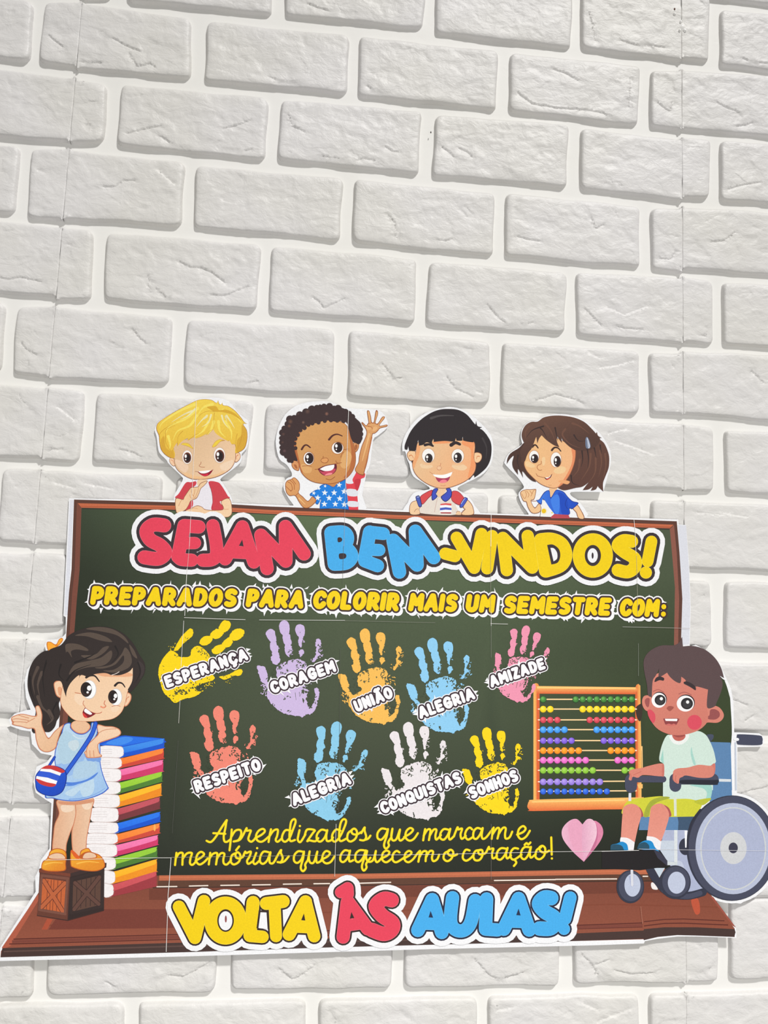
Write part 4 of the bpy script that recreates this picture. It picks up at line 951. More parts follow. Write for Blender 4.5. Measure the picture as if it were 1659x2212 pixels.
# shoes
SH, SO = (232,162,44), (190,92,34)
R.P(SO, [(365,1530),(380,1480),(430,1440),(450,1380),(500,1350),(570,1355),(610,1385),(618,1440),(610,1500),(610,1560),(560,1578),(440,1578),(375,1560)]); R.P(((400,1450),(240,176,56),(500,1580),(224,136,40)), [(372,1528),(387,1485),(437,1444),(457,1386),(503,1358),(566,1362),(602,1388),(610,1440),(602,1500),(602,1553),(558,1570),(442,1570),(381,1554)])
R.P(SO, [(425,1440),(460,1405),(520,1390),(580,1405),(612,1450),(560,1460),(470,1458)]); R.P(LG, [(438,1436),(464,1411),(520,1397),(575,1410),(604,1448),(560,1453),(470,1451)])
R.P(SO, [(655,1380),(680,1368),(740,1425),(760,1370),(830,1345),(870,1385),(940,1410),(985,1460),(998,1530),(940,1570),(860,1578),(760,1565),(680,1540),(655,1510)]); R.P(((700,1400),(240,170,50),(800,1575),(226,140,40)), [(663,1385),(681,1378),(742,1435),(768,1375),(828,1353),(866,1392),(936,1417),(978,1464),(990,1528),(936,1562),(860,1570),(762,1557),(684,1532),(663,1507)])
R.P(SO, [(740,1435),(790,1390),(850,1380),(910,1405),(918,1440),(860,1452),(780,1455)]); R.P(LG, [(778,1440),(800,1402),(850,1390),(900,1408),(908,1436),(860,1445),(800,1448)])
R.P((222,96,40), [(660,1378),(682,1370),(742,1430),(740,1452),(700,1440)])
R.L((246,190,80), 14, [(400,1510),(480,1490),(580,1495)], w2=6); R.L((246,190,80), 14, [(720,1500),(820,1480),(940,1490)], w2=6)
# dress
DL = (186,214,236); DO = (60,100,200)
R.P(DO, [(590,120),(655,98),(660,150),(720,200),(790,205),(850,160),(862,100),(890,95),(920,130),(925,200),(900,260),(950,300),(955,500),(990,640),(1038,750,1),(980,800),(860,848),(700,880),(560,870),(480,850),(400,825),(500,600),(495,450),(510,340),(560,220)])
R.P(((500,200),(188,216,238),(900,800),(160,196,236)), [(596,126),(648,107),(654,155),(717,208),(793,213),(857,165),(870,107),(886,103),(912,134),(917,200),(893,258),(942,300),(947,500),(982,642),(1026,746,1),(974,792),(856,840),(700,871),(562,861),(484,842),(412,822),(508,600),(503,450),(518,342),(568,222)])
R.P((150,186,234), [(510,520),(580,500),(700,470),(760,400),(800,440),(700,600),(560,640),(500,600)])
R.P((120,160,226), [(800,400),(950,440),(945,490),(900,480),(860,500),(820,470)])
R.P((178,208,228), [(530,300),(600,180),(700,240),(760,300),(740,420),(640,500),(560,490)]); R.P((200,218,228), [(640,290),(720,270),(740,330),(690,380),(640,340)])
R.P((176,206,230), [(720,500),(860,480),(920,520),(900,600),(780,650),(680,640)]); R.P((190,216,236), [(760,740),(880,680),(885,780),(820,840),(770,820)]); R.P((190,216,236), [(600,800),(700,740),(880,660),(860,720),(760,760),(680,830)])
R.P((84,132,220), [(600,690),(700,690),(820,660),(930,590),(880,650),(760,700),(640,720)])
R.L((90,140,224), 12, [(560,720),(680,722),(760,690)], w2=4); R.L((208,224,236), 14, [(680,220),(730,252),(800,248)], w2=6)
R.L((120,160,226), 10, [(640,860),(760,850),(900,810),(1000,750)], w2=4)
# neck, arms
R.P(CT, [(660,110),(700,80),(790,80),(850,120),(845,165),(790,205),(720,200),(665,155)]); R.P((234,190,154), [(668,112),(700,80),(790,80),(842,120),(838,161),(788,197),(722,192),(673,151)])
G.to(S)
G.P(CT, [(65,985),(75,960),(140,935),(190,932),(310,950),(305,870),(325,848),(350,860),(375,940),(372,1030),(400,1110),(440,1170),(500,1100),(590,1035),(560,1110),(530,1200),(510,1270),(450,1308),(390,1308),(340,1270),(310,1180),(295,1085),(230,1078),(170,1060),(80,1040),(75,1015)])
G.P(((100,960),(242,208,178),(450,1300),(232,188,150)), [(73,985),(82,966),(142,942),(190,939),(318,959),(313,872),(326,856),(344,866),(367,940),(364,1030),(393,1114),(438,1182),(504,1107),(575,1050),(552,1108),(522,1197),(503,1264),(447,1300),(392,1300),(347,1264),(318,1178),(302,1078),(230,1070),(172,1053),(90,1034),(95,1012)])
for p in ([(75,985),(130,980),(210,992),(240,1000)], [(85,1010),(150,1010),(215,1015)], [(130,940),(190,960),(240,972)], [(215,1020),(270,990),(300,975)]): G.L((204,134,100), 6, p)
R.P(CT, [(925,115),(1000,130),(1080,135),(1140,160),(1160,200),(1130,235),(1050,265),(950,300),(930,330),(945,400),(968,420),(960,440),(880,450),(815,445),(800,410),(790,395),(810,370),(830,310),(880,260),(930,210),(925,180)])
R.P(((930,200),(242,208,178),(900,450),(236,192,156)), [(930,124),(1000,138),(1078,143),(1134,166),(1151,200),(1124,228),(1048,257),(945,293),(922,330),(937,400),(958,420),(952,432),(880,442),(820,437),(807,408),(799,396),(818,372),(838,314),(886,267),(936,215),(932,184)])
for p in ([(925,210),(980,175),(1060,160),(1110,158)], [(815,370),(820,440)], [(848,375),(852,445)], [(885,375),(890,445)], [(830,310),(810,390)]): R.L((206,136,102), 6, p)
# bag strap and bag
SB = (34,80,200)
R.L((24,54,160), 44, [(905,105),(870,210),(790,340),(700,470),(600,610)]); R.L((44,96,214), 30, [(905,105),(870,210),(790,340),(700,470),(600,610)])
R.L((24,54,160), 26, [(498,440),(440,530)]); R.L(SB, 16, [(498,440),(440,530)])
R.P((20,50,150), [(305,700),(310,620),(370,550),(430,525),(520,530),(600,570),(620,640),(600,740),(560,800),(480,830),(390,815),(320,770)]); R.P(((400,560),(36,90,214),(500,820),(26,72,190)), [(312,700),(318,622),(374,556),(432,532),(518,537),(592,575),(611,640),(592,737),(555,793),(480,822),(393,808),(327,765)])
R.P((202,58,56), [(370,548),(430,522),(520,535),(598,578),(560,598),(460,560),(365,560)]); R.P((248,248,250), [(365,556),(460,560),(565,598),(550,625),(450,590),(350,578)], smooth=False)
R.P((50,92,214), [(345,580),(450,590),(550,627),(525,680),(430,645),(320,625)], smooth=False); R.P((248,248,250), [(318,628),(430,645),(525,678),(512,710),(420,690),(312,655)], smooth=False)
R.P((204,60,58), [(312,655),(420,690),(510,710),(480,735),(420,730),(350,705)])
# head
G.to(S)
G.P(CT, [(488,640),(510,605),(550,598),(585,620),(590,770),(550,772),(510,740)]); G.P((242,204,170), [(496,642),(514,613),(550,606),(578,626),(583,762),(552,764),(517,735)]); G.P((228,164,124), [(530,670),(560,665),(575,720),(545,750),(532,710)])
G.P(CT, [(1215,730),(1240,722),(1262,750),(1255,800),(1220,850),(1190,848)]); G.P((242,204,170), [(1218,737),(1239,730),(1254,752),(1247,797),(1217,842),(1196,840)]); G.L((214,140,104), 9, [(1238,760),(1215,780),(1210,815)], w2=4)
face = [(555,760),(600,600),(740,520),(900,500),(1100,500),(1270,460),(1278,600),(1230,700),(1200,830),(1160,920),(1080,980),(960,1000),(820,1008),(700,995),(620,930),(565,850)]
G.P(CT, face); G.P(((600,600),(240,202,166),(1000,990),(242,208,174)), inset(face, 910, 760, 0.985))
G.P((232,172,132), [(600,640),(700,560),(900,540),(1000,560),(1250,560),(1230,520),(900,500),(700,520)])
G.P((244,214,184), [(700,740),(760,735),(800,800),(760,850),(700,800)]); G.P((244,214,184), [(1060,850),(1140,850),(1130,900),(1070,910)])
G.E((210,200,196), 842, 690, 72, 95); G.E((248,250,252), 842, 688, 66, 89); G.E((64,50,48), 812, 688, 56, 74); G.E((84,58,52), 812, 700, 42, 52); G.E((52,42,44), 812, 690, 34, 44); G.E((250,250,252), 842, 675, 22, 26); G.E((248,246,248), 826, 717, 12, 11)
G.E((210,200,196), 1108, 765, 62, 86); G.E((248,250,252), 1108, 765, 56, 80); G.E((64,50,48), 1078, 762, 48, 67); G.E((84,58,52), 1078, 774, 36, 46); G.E((52,42,44), 1078, 764, 28, 40); G.E((250,250,252), 1104, 752, 18, 23); G.E((248,246,248), 1092, 785, 11, 10)
G.L((66,52,52), 24, [(812,568),(850,550),(900,555),(942,608)], w2=12); G.L((66,52,52), 24, [(1098,650),(1130,622),(1170,628),(1198,665)], w2=10)
G.L((202,128,96), 8, [(700,720),(760,730)]); G.L((202,128,96), 7, [(790,800),(780,830),(800,860)]); G.L((202,128,96), 6, [(1065,858),(1110,848),(1150,855)])
G.L((206,120,90), 8, [(1000,800),(990,830),(1008,855),(985,872),(955,862)]); G.P((236,150,116), [(955,850),(985,862),(1005,850),(990,874),(962,870)])
G.L((196,110,84), 7, [(800,868),(850,905),(900,925),(945,925),(968,912)])
G.P((140,34,44), [(800,868,1),(850,905),(908,930,1),(860,960),(815,972),(785,950),(776,915)]); G.P((250,250,252), [(806,875,1),(850,908),(872,930,1),(850,940),(800,915),(792,895)]); G.P((216,60,58), [(778,920),(800,935),(825,965),(800,970),(780,945)])
# top hair
G.P(HR, [(560,245),(640,150),(760,90),(900,62),(1050,72),(1180,130),(1280,230),(1340,340),(1395,430),(1395,520),(1350,600),(1290,680),(1245,720,1),(1225,690,1),(1270,600),(1275,470,1),(1240,510),(1150,545),(1060,545,1),(1000,525),(900,535),(830,560),(760,545),(735,600,1),(740,545),(660,620),(620,700),(612,765,1),(590,700),(560,610),(500,600),(470,560),(420,420),(440,300)])
HL = (108,92,82)
for p in ([(810,85),(940,66),(1080,90),(1190,160),(1230,230),(1120,150),(960,110)], [(700,150),(850,120),(1000,160),(1070,215),(950,200),(820,160)], [(610,240),(720,235),(820,280),(825,305),(720,290),(660,310),(670,370),(620,310),(570,400),(520,330),(540,400),(600,460),(610,330)],
          [(760,350),(900,340),(980,270),(1040,260),(980,330),(860,390)], [(640,540),(700,440),(850,400),(960,370),(1060,300),(1060,380),(980,450),(820,470),(720,500)], [(900,470),(1060,440),(1160,340),(1200,270),(1250,330),(1265,420),(1220,480),(1100,520),(980,500),(1090,490),(1180,420),(1180,350),(1100,440),(980,480)],
          [(1240,240),(1290,300),(1320,380),(1270,340)]):
    G.P(HL, p)
strands(G, (58,50,50), ([(700,420),(850,360),(900,330)], [(620,600),(700,500),(860,440)], [(1100,260),(1130,340),(1060,430)], [(560,440),(540,540),(590,600)], [(1330,420),(1350,520),(1300,620)]), 20)
G.P((84,72,72), [(1330,400),(1385,450),(1385,520),(1345,590),(1360,500)])
G.L((248,236,228), 5, [(1065,545),(1110,530),(1140,512)])
press('girl_print', S, LH[1], poster, 'printed girl with a ponytail, blue dress and shoulder bag')
# ------------------------------------------------------------------ abacus
S = []; T = fT.to(S)
WD, WO, WL = (238,170,84), (206,92,50), (248,196,112)
T.P(((130,0),(246,192,104),(215,0),(228,120,56)), [(132,130),(140,100),(165,92),(190,100),(210,140),(210,1600),(132,1600)], smooth=False)
T.P((222,100,54), [(172,190),(208,190),(208,1590),(172,1590)], smooth=False)
T.P(((1435,0),(224,110,56),(1510,0),(246,190,104)), [(1435,150),(1450,115),(1475,102),(1500,125),(1505,600),(1512,900),(1515,1570),(1440,1590)], smooth=False)
T.P((218,104,58), [(1437,200),(1462,200),(1470,1590),(1440,1590)], smooth=False)
T.P(((0,130),(250,196,110),(0,235),(222,96,52)), [(175,130),(1440,145),(1462,170),(1440,235),(175,228)], smooth=False)
T.P((250,204,124), [(180,138),(1440,152),(1440,172),(180,160)], smooth=False)
T.P((246,196,128), [(1505,900),(1528,900),(1532,1190),(1518,1190),(1515,960)], smooth=False); T.P((246,190,110), [(1460,1390),(1530,1385),(1530,1440),(1480,1440)], smooth=False)
T.P(((0,1580),(248,190,104),(0,1720),(224,106,56)), [(60,1640),(80,1600),(130,1585),(700,1570),(1500,1555),(1540,1560),(1540,1690),(900,1712),(130,1730),(80,1715),(55,1680)])
T.L((252,204,124), 18, [(120,1612),(800,1600),(1290,1590)], smooth=False)
T.P((82,66,56), [(1440,420),(1480,370),(1520,365),(1525,480),(1500,580),(1460,540)])
rows = [(300,1,10,9,(72,140,62),(44,96,46),(110,176,86),44),(425,2,10,8,(244,218,26),(206,168,20),(252,236,90),44),(563,3,10,7,(214,72,86),(168,44,60),(240,110,122),42),(688,4,10,6,(66,156,238),(36,110,206),(110,186,250),44),
        (828,5,10,5,(130,96,222),(92,62,176),(160,132,240),42),(955,6,10,4,(250,152,30),(214,110,20),(254,180,70),44),(1078,7,10,3,(236,112,204),(192,72,160),(246,150,222),44),(1208,8,10,2,(142,200,60),(98,152,40),(170,218,96),44),
        (1355,9,0,0,(156,130,226),(110,88,186),(182,160,240),44),(1478,10,0,0,(44,100,222),(24,64,176),(80,136,240),40)]
for y, nl, _, nr, c, cd_, cl, r in rows:
    T.L((250,214,160), 16, [(205,y),(1450,y if y < 1300 else y-8)], smooth=False)
    T.L((252,246,232), 12, [(192,y),(212,y)], smooth=False)
    if y < 1300: T.L((252,246,232), 12, [(1430,y),(1450,y)], smooth=False)
    xs = [257+i*90.5 for i in range(nl)] + [1390-i*89.5 for i in range(nr)]
    for x in xs:
        T.E(cd_, x, y+2, r); T.E(c, x-1, y-1, r*0.88); T.E(mixc(c, cl, .6), x-6, y-9, r*0.55); T.E(cl, x-9, y-13, r*0.3)
    for i in range(nl-1): T.E((250,250,250), 257+(i+.5)*90.5, y, 6)
    for i in range(nr-1): T.E((250,250,250), 1390-(i+.5)*89.5, y, 6)
press('abacus_print', S, LH[0], poster, 'printed orange abacus with ten rows of coloured beads')

# ------------------------------------------------------------------ boy in a wheelchair
S = []; U = fU.to(S); V = fV
SKI, SKD, HRB = (214,132,116), (192,102,92), (110,88,90)
SL, SL2, BLU, BLD = (84,88,112), (66,70,92), (92,132,176), (70,96,126)
LV, LV2, GRY = (172,180,208), (190,198,220), (204,208,210)
U.P(BLU, [(1010,1158),(1235,1165),(1240,1180),(1255,1700),(1060,1700)], smooth=False)
U.P((200,208,222), [(1285,1160),(1302,1160),(1310,1700),(1290,1700)], smooth=False)
U.P((84,92,116), [(970,1080),(1040,1075),(1045,1115),(1010,1155),(990,1150)])
U.P(SL, [(1310,1090),(1340,1072),(1560,1085),(1595,1110),(1598,1150),(1570,1192),(1350,1190),(1310,1170)]); U.L(WHITE, 34, [(1290,1128),(1318,1130)])
V.to(S)
V.P(BLU, [(1080,0),(1280,0),(1300,470),(1080,520)], smooth=False)
V.P(BLU, [(385,655),(910,655),(890,800),(370,800)], smooth=False); V.P(BLD, [(755,665),(920,665),(880,805),(760,800),(765,720)], smooth=False)
V.P(LV, [(580,1000),(620,800),(850,800),(900,1000),(1010,1390,1),(860,1425),(700,1180),(655,1110)], smooth=False)
V.P((198,208,222), [(590,905),(720,905),(720,1110),(655,1110),(590,1010)], smooth=False); V.P(LV2, [(750,1110),(800,1120),(820,1200),(760,1180)])
V.P((64,66,84), [(370,800),(450,800),(450,1000),(370,1000)], smooth=False) if False else None
V.P((216,222,226), [(722,800),(755,800),(755,1130),(722,1130)], smooth=False); V.P((206,214,220), [(650,1110),(755,1120),(755,1150),(655,1150)], smooth=False)
V.E(SL2, 835, 965, 65, 85); V.P(WHITE, [(826,805),(852,805),(846,975),(832,975)], smooth=False)
# far wheel arc and casters
V.L(SL2, 78, [(480,1190),(560,1320),(680,1430),(860,1455),(1010,1420)]); V.L(SL, 50, [(620,1400),(720,1445),(860,1462),(980,1430)])
V.P((196,210,224), [(520,1178),(630,1178),(600,1230),(575,1275)], smooth=False)
V.P((238,234,234), [(495,1325),(520,1330),(560,1390),(510,1390),(492,1360)])
V.E(SL2, 285, 1365, 138, 165); V.E(SL, 290, 1360, 122, 150); V.E(LV2, 306, 1350, 80, 114); V.P((168,176,208), [(270,1260),(320,1240),(320,1360),(290,1365)], smooth=False); V.L((216,218,228), 26, [(300,1200),(304,1350)], smooth=False)
V.E(SL2, 733, 1320, 155, 168); V.E(SL, 740, 1315, 136, 150); V.E(LV2, 747, 1325, 88, 110)
# shirt, shorts, legs
U.to(S)
U.P((206,226,216), [(530,1080),(600,1090),(720,1075),(860,1035),(950,1070),(1000,1140),(1050,1260),(1075,1380,1),(1060,1400),(1020,1420),(1010,1460),(1040,1500),(1040,1700,1),(480,1700,1),(490,1430),(440,1370),(445,1280),(480,1160)])
U.P((158,208,196), [(450,1360),(480,1240),(488,1410,1)], smooth=False); U.P((166,210,200), [(800,1215),(815,1290),(848,1410),(820,1405),(790,1290)])
U.L((234,238,236), 44, [(570,1100),(610,1155),(680,1165),(740,1120),(750,1080)]); U.P(SKD, [(590,1075),(725,1075),(715,1125),(660,1148),(605,1130)]); U.P((160,78,74), [(595,1080),(722,1078),(700,1100),(640,1105)])
V.to(S)
V.P((206,226,216), [(612,200),(1060,200),(1085,350),(1085,480),(920,510),(700,500),(610,470)], smooth=False)
V.P((160,210,200), [(880,350),(1085,350),(1085,485),(1040,490),(1050,430),(1010,385)])
V.P((206,206,58), [(220,560),(280,500),(440,475),(600,462),(680,490),(880,490),(1000,545),(920,665,1),(420,665),(350,600),(205,640)])
V.P((162,170,58), [(420,665),(440,580),(500,500),(620,465),(680,480),(560,520),(490,580),(470,660)]); V.P((186,190,56), [(920,510),(1085,480),(1060,520),(1000,550)])
V.P((216,222,208), [(718,470),(745,475),(748,660),(722,660)], smooth=False); V.P((220,224,232), [(268,430),(294,430),(294,510),(266,510)], smooth=False)
V.P((170,86,84), [(330,560),(385,580),(415,650),(395,670),(350,640)]); V.P((170,86,84), [(610,550),(670,580),(695,650),(672,668),(630,640)])
V.P(((240,560),(222,140,124),(260,920),(226,148,132)), [(205,650),(220,570),(290,538),(360,560),(395,640),(360,780),(330,920,1),(190,880,1)]); V.P(((500,560),(222,140,124),(520,920),(226,148,132)), [(480,650),(495,570),(560,536),(620,550),(672,640),(640,780),(590,915,1),(452,862,1)])
V.P((238,236,240), [(188,872,1),(260,880),(328,922,1),(318,1000,1),(235,995),(185,920)]); V.P((238,236,240), [(450,860,1),(530,872),(592,915,1),(585,1000,1),(500,990),(450,905)])
V.P((30,138,204), [(85,1000,1),(95,950),(150,935),(200,915),(250,940),(265,1000,1)]); V.P((44,92,118), [(85,1000,1),(95,952),(150,942),(200,958),(222,1000,1)])
V.P((30,138,204), [(352,985,1),(375,935),(440,902),(500,915),(530,970),(570,1010,1),(560,1020)]); V.P((44,92,118), [(352,988,1),(372,940),(430,920),(470,950),(475,990,1)])
# foot plate
V.P((52,46,50), [(300,1000),(530,995),(655,1105),(652,1165),(380,1200),(160,1190),(0,1180),(0,1010)], smooth=False) 
V.P((74,74,96), [(515,995),(575,1015),(655,1105),(655,1160),(560,1080)], smooth=False)
# big wheel
V.E(SL2, 1298, 980, 453, 526, k=60); V.E(SL, 1305, 980, 440, 518, k=60); V.E((182,190,214), 1310, 985, 375, 455, k=56)
V.E(GRY, 1312, 985, 328, 414, k=52); V.E(LV, 1312, 985, 316, 402, k=52)
V.E((206,208,212), 1314, 980, 132, 160, k=36); V.E((76,76,100), 1312, 978, 46, 54, k=24)
V.L((62,64,84), 26, [(985,600),(900,720),(862,860),(858,1000)], w2=20)
# armrests
V.L(SL, 66, [(300,290),(612,292)], smooth=False); V.L(SL, 122, [(291,300),(291,366)], smooth=False)
V.L(SL, 108, [(760,292),(1112,290)], smooth=False); V.L(SL, 118, [(734,292),(734,360)], smooth=False); V.P((56,60,76), [(800,300),(1100,300),(1165,300),(1160,335),(1120,350),(800,338)])
V.P((214,220,226), [(1170,288),(1290,292),(1290,318),(1170,316)], smooth=False)
# arms
U.to(S)
U.P(SKI, [(95,1500),(130,1468),(240,1450),(300,1432),(440,1400),(490,1420),(490,1530),(460,1545),(260,1530),(200,1560),(140,1550),(125,1590),(95,1580),(105,1530)]); U.L(SKD, 6, [(145,1530),(190,1510),(235,1490)]); U.L(SKD, 6, [(100,1500),(120,1540),(122,1588)]); U.P((200,116,104), [(470,1410),(492,1420),(492,1535),(470,1540)])
U.P(SKI, [(590,1530),(600,1480),(650,1455),(760,1445),(880,1415),(1010,1425),(1062,1400),(1065,1470),(1050,1530),(1000,1560),(880,1560),(740,1535),(700,1550),(665,1570),(655,1625),(620,1615),(590,1580)]); U.L(SKD, 6, [(625,1530),(620,1580),(632,1620)]); U.L(SKD, 6, [(600,1510),(592,1560),(605,1595)]); U.P((206,120,108), [(1030,1415),(1064,1402),(1066,1480),(1050,1530),(1050,1460)])
# head
U.P(SKI, [(245,690),(265,645),(310,635),(350,660),(360,760),(320,810),(280,800),(250,750)]); U.P((162,86,84), [(275,690),(300,665),(330,675),(320,760),(300,765),(280,730)])
U.P(SKI, [(965,770),(1030,748),(1110,770),(1160,840),(1150,900),(1090,942),(980,940),(930,960)]); U.P((156,84,84), [(965,870),(1000,860),(1010,800),(1060,790),(1110,820),(1115,870),(1070,905),(1000,905),(970,890)])
U.P(((600,500),(212,130,114),(700,1080),(206,122,108)), [(365,460),(440,380),(600,380),(850,500),(985,560),(975,740),(985,900),(940,980),(850,1040),(700,1080),(560,1075),(430,1020),(350,930),(310,820),(350,700)])
U.P((216,80,96), [(310,800),(350,800),(390,850),(390,920),(365,945),(330,900),(308,840)]); U.E((216,78,96), 833, 938, 82, 84)
U.P(HRB, [(265,340),(270,220),(340,130),(460,75),(600,72),(660,40),(695,-22,1),(700,50),(704,85,1),(820,80),(950,120),(1060,210),(1130,320),(1165,440,1),(1125,420),(1150,500),(1130,600),(1080,720),(1060,760),(975,770),(985,570,1),(850,535),(845,580,1),(780,540),(710,505,1),(735,468),(685,425,1),(675,495),(620,480),(560,430),(525,380,1),(470,415),(430,430),(435,335,1),(400,410),(365,470),(355,600),(350,650),(310,630),(300,520)])
U.P(WHITE, [(1118,415,1),(1165,442,1),(1190,470),(1150,450)])
U.P((80,66,70), [(385,485),(400,440),(440,422),(490,440),(485,470),(440,465)]); U.P((80,66,70), [(710,495),(740,478),(800,500),(845,540),(842,578),(780,535)])
for (cx, cy, rx, ry, ix, iy, r) in ((435,690,82,84,447,688,62), (733,727,97,90,748,727,68)):
    U.L((172,96,90), 9, [(cx-rx*.8,cy-ry*1.18),(cx-rx*.1,cy-ry*1.42),(cx+rx*.7,cy-ry*1.05)])
    U.E((74,50,60), cx+4, cy-9, rx*1.03, ry*1.03); U.E((246,244,246), cx-2, cy, rx, ry); U.E((64,62,66), ix, iy, r, r*0.96); U.E((82,80,84), ix, iy+6, r*.7, r*.66); U.E((248,248,248), ix+(14 if r < 65 else 8), iy-r*.25, 18, 19)
U.P((164,88,78), [(520,780),(545,755),(590,760),(600,775),(560,812),(535,800)])
U.P((150,70,72), [(485,905),(500,895),(650,895),(655,920),(620,972),(575,960),(515,970)]); U.P((250,250,250), [(500,898),(645,898),(635,925),(510,922)], smooth=False); U.P((206,110,104), [(510,968),(545,952),(575,962),(600,952),(625,968),(575,978)])
U.L((156,84,84), 10, [(640,895),(655,915)])
press('wheelchair_boy_print', S, LH[1], poster, 'printed boy in a mint shirt sitting in a blue and grey wheelchair')

# ------------------------------------------------------------------ heart
S = []; Pp = fP.to(S)
Pp.P((218,132,166), [(1545,40),(1590,65),(1607,115),(1590,170),(1540,240),(1478,312,1),(1500,200),(1540,100)])
Pp.P(((1335,0),(232,180,204),(1480,0),(222,148,182)), [(1470,65,1),(1430,28),(1380,42),(1335,95),(1340,160),(1400,240),(1478,312,1),(1480,200)])
Pp.P((228,162,190), [(1378,60),(1430,30),(1470,66,1),(1475,200),(1477,308,1),(1400,200),(1378,120)])
Pp.P((196,110,148), [(1560,60),(1562,130),(1530,220),(1480,310,1),(1548,225),(1572,130)])
Pp.P(((1470,0),(224,166,194),(1560,0),(236,194,212)), [(1468,66,1),(1500,30),(1535,32),(1560,70),(1562,140),(1530,220),(1478,312,1),(1466,200)])
press('heart_print', S, LH[0], poster, 'printed pink paper heart')
# ------------------------------------------------------------------ handprints
TPL = dict(
 f=[[(1003,150),(1018,126),(1045,113),(1078,130),(1086,165),(1095,205),(1088,222),(1050,225),(1030,205),(1010,175)], [(1048,225),(1090,222),(1098,250),(1112,265),(1105,308),(1062,312),(1042,280),(1040,250)],
    [(1062,308),(1105,303),(1120,345),(1125,390),(1092,422),(1060,400),(1047,355),(1058,340)],
    [(1118,80),(1135,50),(1165,38),(1198,60),(1207,110),(1200,155),(1175,168),(1140,160),(1122,125)], [(1150,163),(1205,156),(1215,195),(1225,225),(1218,247),(1170,247),(1152,215)], [(1172,243),(1215,246),(1228,290),(1222,325),(1210,352),(1180,335),(1165,300)],
    [(1255,110),(1270,80),(1300,73),(1332,90),(1337,140),(1325,180),(1290,184),(1262,150)], [(1288,180),(1325,180),(1312,225),(1306,272),(1292,265),(1282,225)], [(1285,308),(1300,285),(1325,295),(1330,320),(1305,332),(1290,328)], [(1292,325),(1318,325),(1305,352),(1296,350)],
    [(1428,225),(1445,195),(1470,205),(1477,235),(1465,262),(1450,240),(1442,262),(1430,262)], [(1438,262),(1462,265),(1447,300),(1440,335),(1430,330)], [(1440,310),(1470,330),(1440,360),(1420,395),(1398,392),(1425,350)],
    [(928,432),(960,428),(995,440),(1010,480),(1022,520),(1018,560),(1044,600),(1060,650),(1030,640),(990,580),(965,560),(945,500)]],
 palm=[(1095,455),(1110,425),(1160,400),(1200,385),(1270,372),(1330,390),(1355,425),(1350,470),(1370,520),(1360,560),(1362,620),(1352,700),(1368,775),(1400,770),(1425,700),(1420,630),(1445,615),(1460,665),(1445,730),(1432,790),(1390,838),(1345,845),(1320,868),(1300,858),(1240,852),(1170,838),(1100,800),(1050,750),(1020,700),(1015,650),(1040,620),(1100,590),(1130,560),(1100,520)])
def rough(q, rnd, amp, stp=1.5):
    out = []
    n = len(q)
    for i in range(n):
        (x0, y0), (x1, y1) = q[i], q[(i+1) % n]
        k = max(1, int(math.hypot(x1-x0, y1-y0)/stp))
        for j in range(k):
            t = j/k; out.append((x0+(x1-x0)*t+rnd.uniform(-amp, amp), y0+(y1-y0)*t+rnd.uniform(-amp, amp)))
    return out
def blob(rnd, x, y, r):
    a0 = rnd.uniform(0, 6.28); st = rnd.uniform(1, 2.6); q = []
    ang = rnd.choice((0.3, 1.2, -0.6, 1.8))
    for i in range(7):
        a = a0+i*6.283/7; rr = r*rnd.uniform(0.4, 1.1)
        u, v = rr*math.cos(a)*st, rr*math.sin(a)/st**.5
        q.append((x+u*math.cos(ang)-v*math.sin(ang), y+u*math.sin(ang)+v*math.cos(ang)))
    return q
def handprint(S, col, tip, base, seed):
    rnd = random.Random(seed)
    a = fK.T((1165, 38)); b = fK.T((1320, 868))
    za, zb = complex(*a), complex(*b); wa, wb = complex(*tip), complex(*base)
    k = (wb-wa)/(zb-za)
    def M(p):
        z = complex(*fK.T(p)[:2]); w = wa+(z-za)*k; return (w.real, w.imag)
    cf = lambda x, y: col
    sc = abs(k)
    for i, f in enumerate(TPL['f']):
        q = crom([M(p) for p in f], True, 4)
        S.append((rough(q, rnd, 0.35 if i in (0, 1, 3, 4, 6) else 1.0, 1.6), cf))
    S.append((rough(crom([M(p) for p in TPL['palm']], True, 5), rnd, 1.25, 1.7), cf))
    # broken specks around the ring finger, little finger and the heel of the hand
    for (x, y, dx, dy, n, r) in ((1320,215,12,44,7,1.1),(1460,300,28,64,16,1.1),(1415,370,30,24,9,1.0),(985,635,24,50,15,1.3),(1224,300,12,44,8,1.0),(1395,500,34,60,16,1.4),(1350,700,20,60,8,1.2),(1110,270,12,18,3,.9),(1380,560,16,40,4,.8)):
        for _ in range(n): 
            px, py = M((x+rnd.uniform(-dx, dx), y+rnd.uniform(-dy, dy))); S.append((blob(rnd, px, py, r*sc*1.5), cf))
    for (x, y, dx, dy, n, r) in ((1150,455,50,45,16,1.5),(1180,430,12,40,4,2.0),(1300,430,44,34,12,1.7),(1345,650,26,90,22,2.2),(1380,740,26,50,12,2.0),(1180,700,40,16,5,1.4),(1200,825,14,22,4,1.6),(1215,320,14,26,7,1.5),(1350,540,20,70,14,2.2),(1075,530,16,70,7,1.4),(1100,780,60,30,5,1.2),(1300,140,4,4,1,.9),(1095,560,20,40,5,1.6),(1020,560,12,50,4,1.2),(1435,740,14,50,5,1.3),(1270,385,60,10,8,1.3)):
        for _ in range(n):
            px, py = M((x+rnd.uniform(-dx, dx), y+rnd.uniform(-dy, dy))); S.append((blob(rnd, px, py, r*sc*1.3), green))
    for (p, q) in (((1255,655),(1262,720)), ((1325,620),(1295,690)), ((1290,650),(1292,690))):
        (x0, y0), (x1, y1) = M(p), M(q); S.append(([(x0-.5, y0), (x0+.5, y0), (x1+.3, y1), (x1-.3, y1)], green))

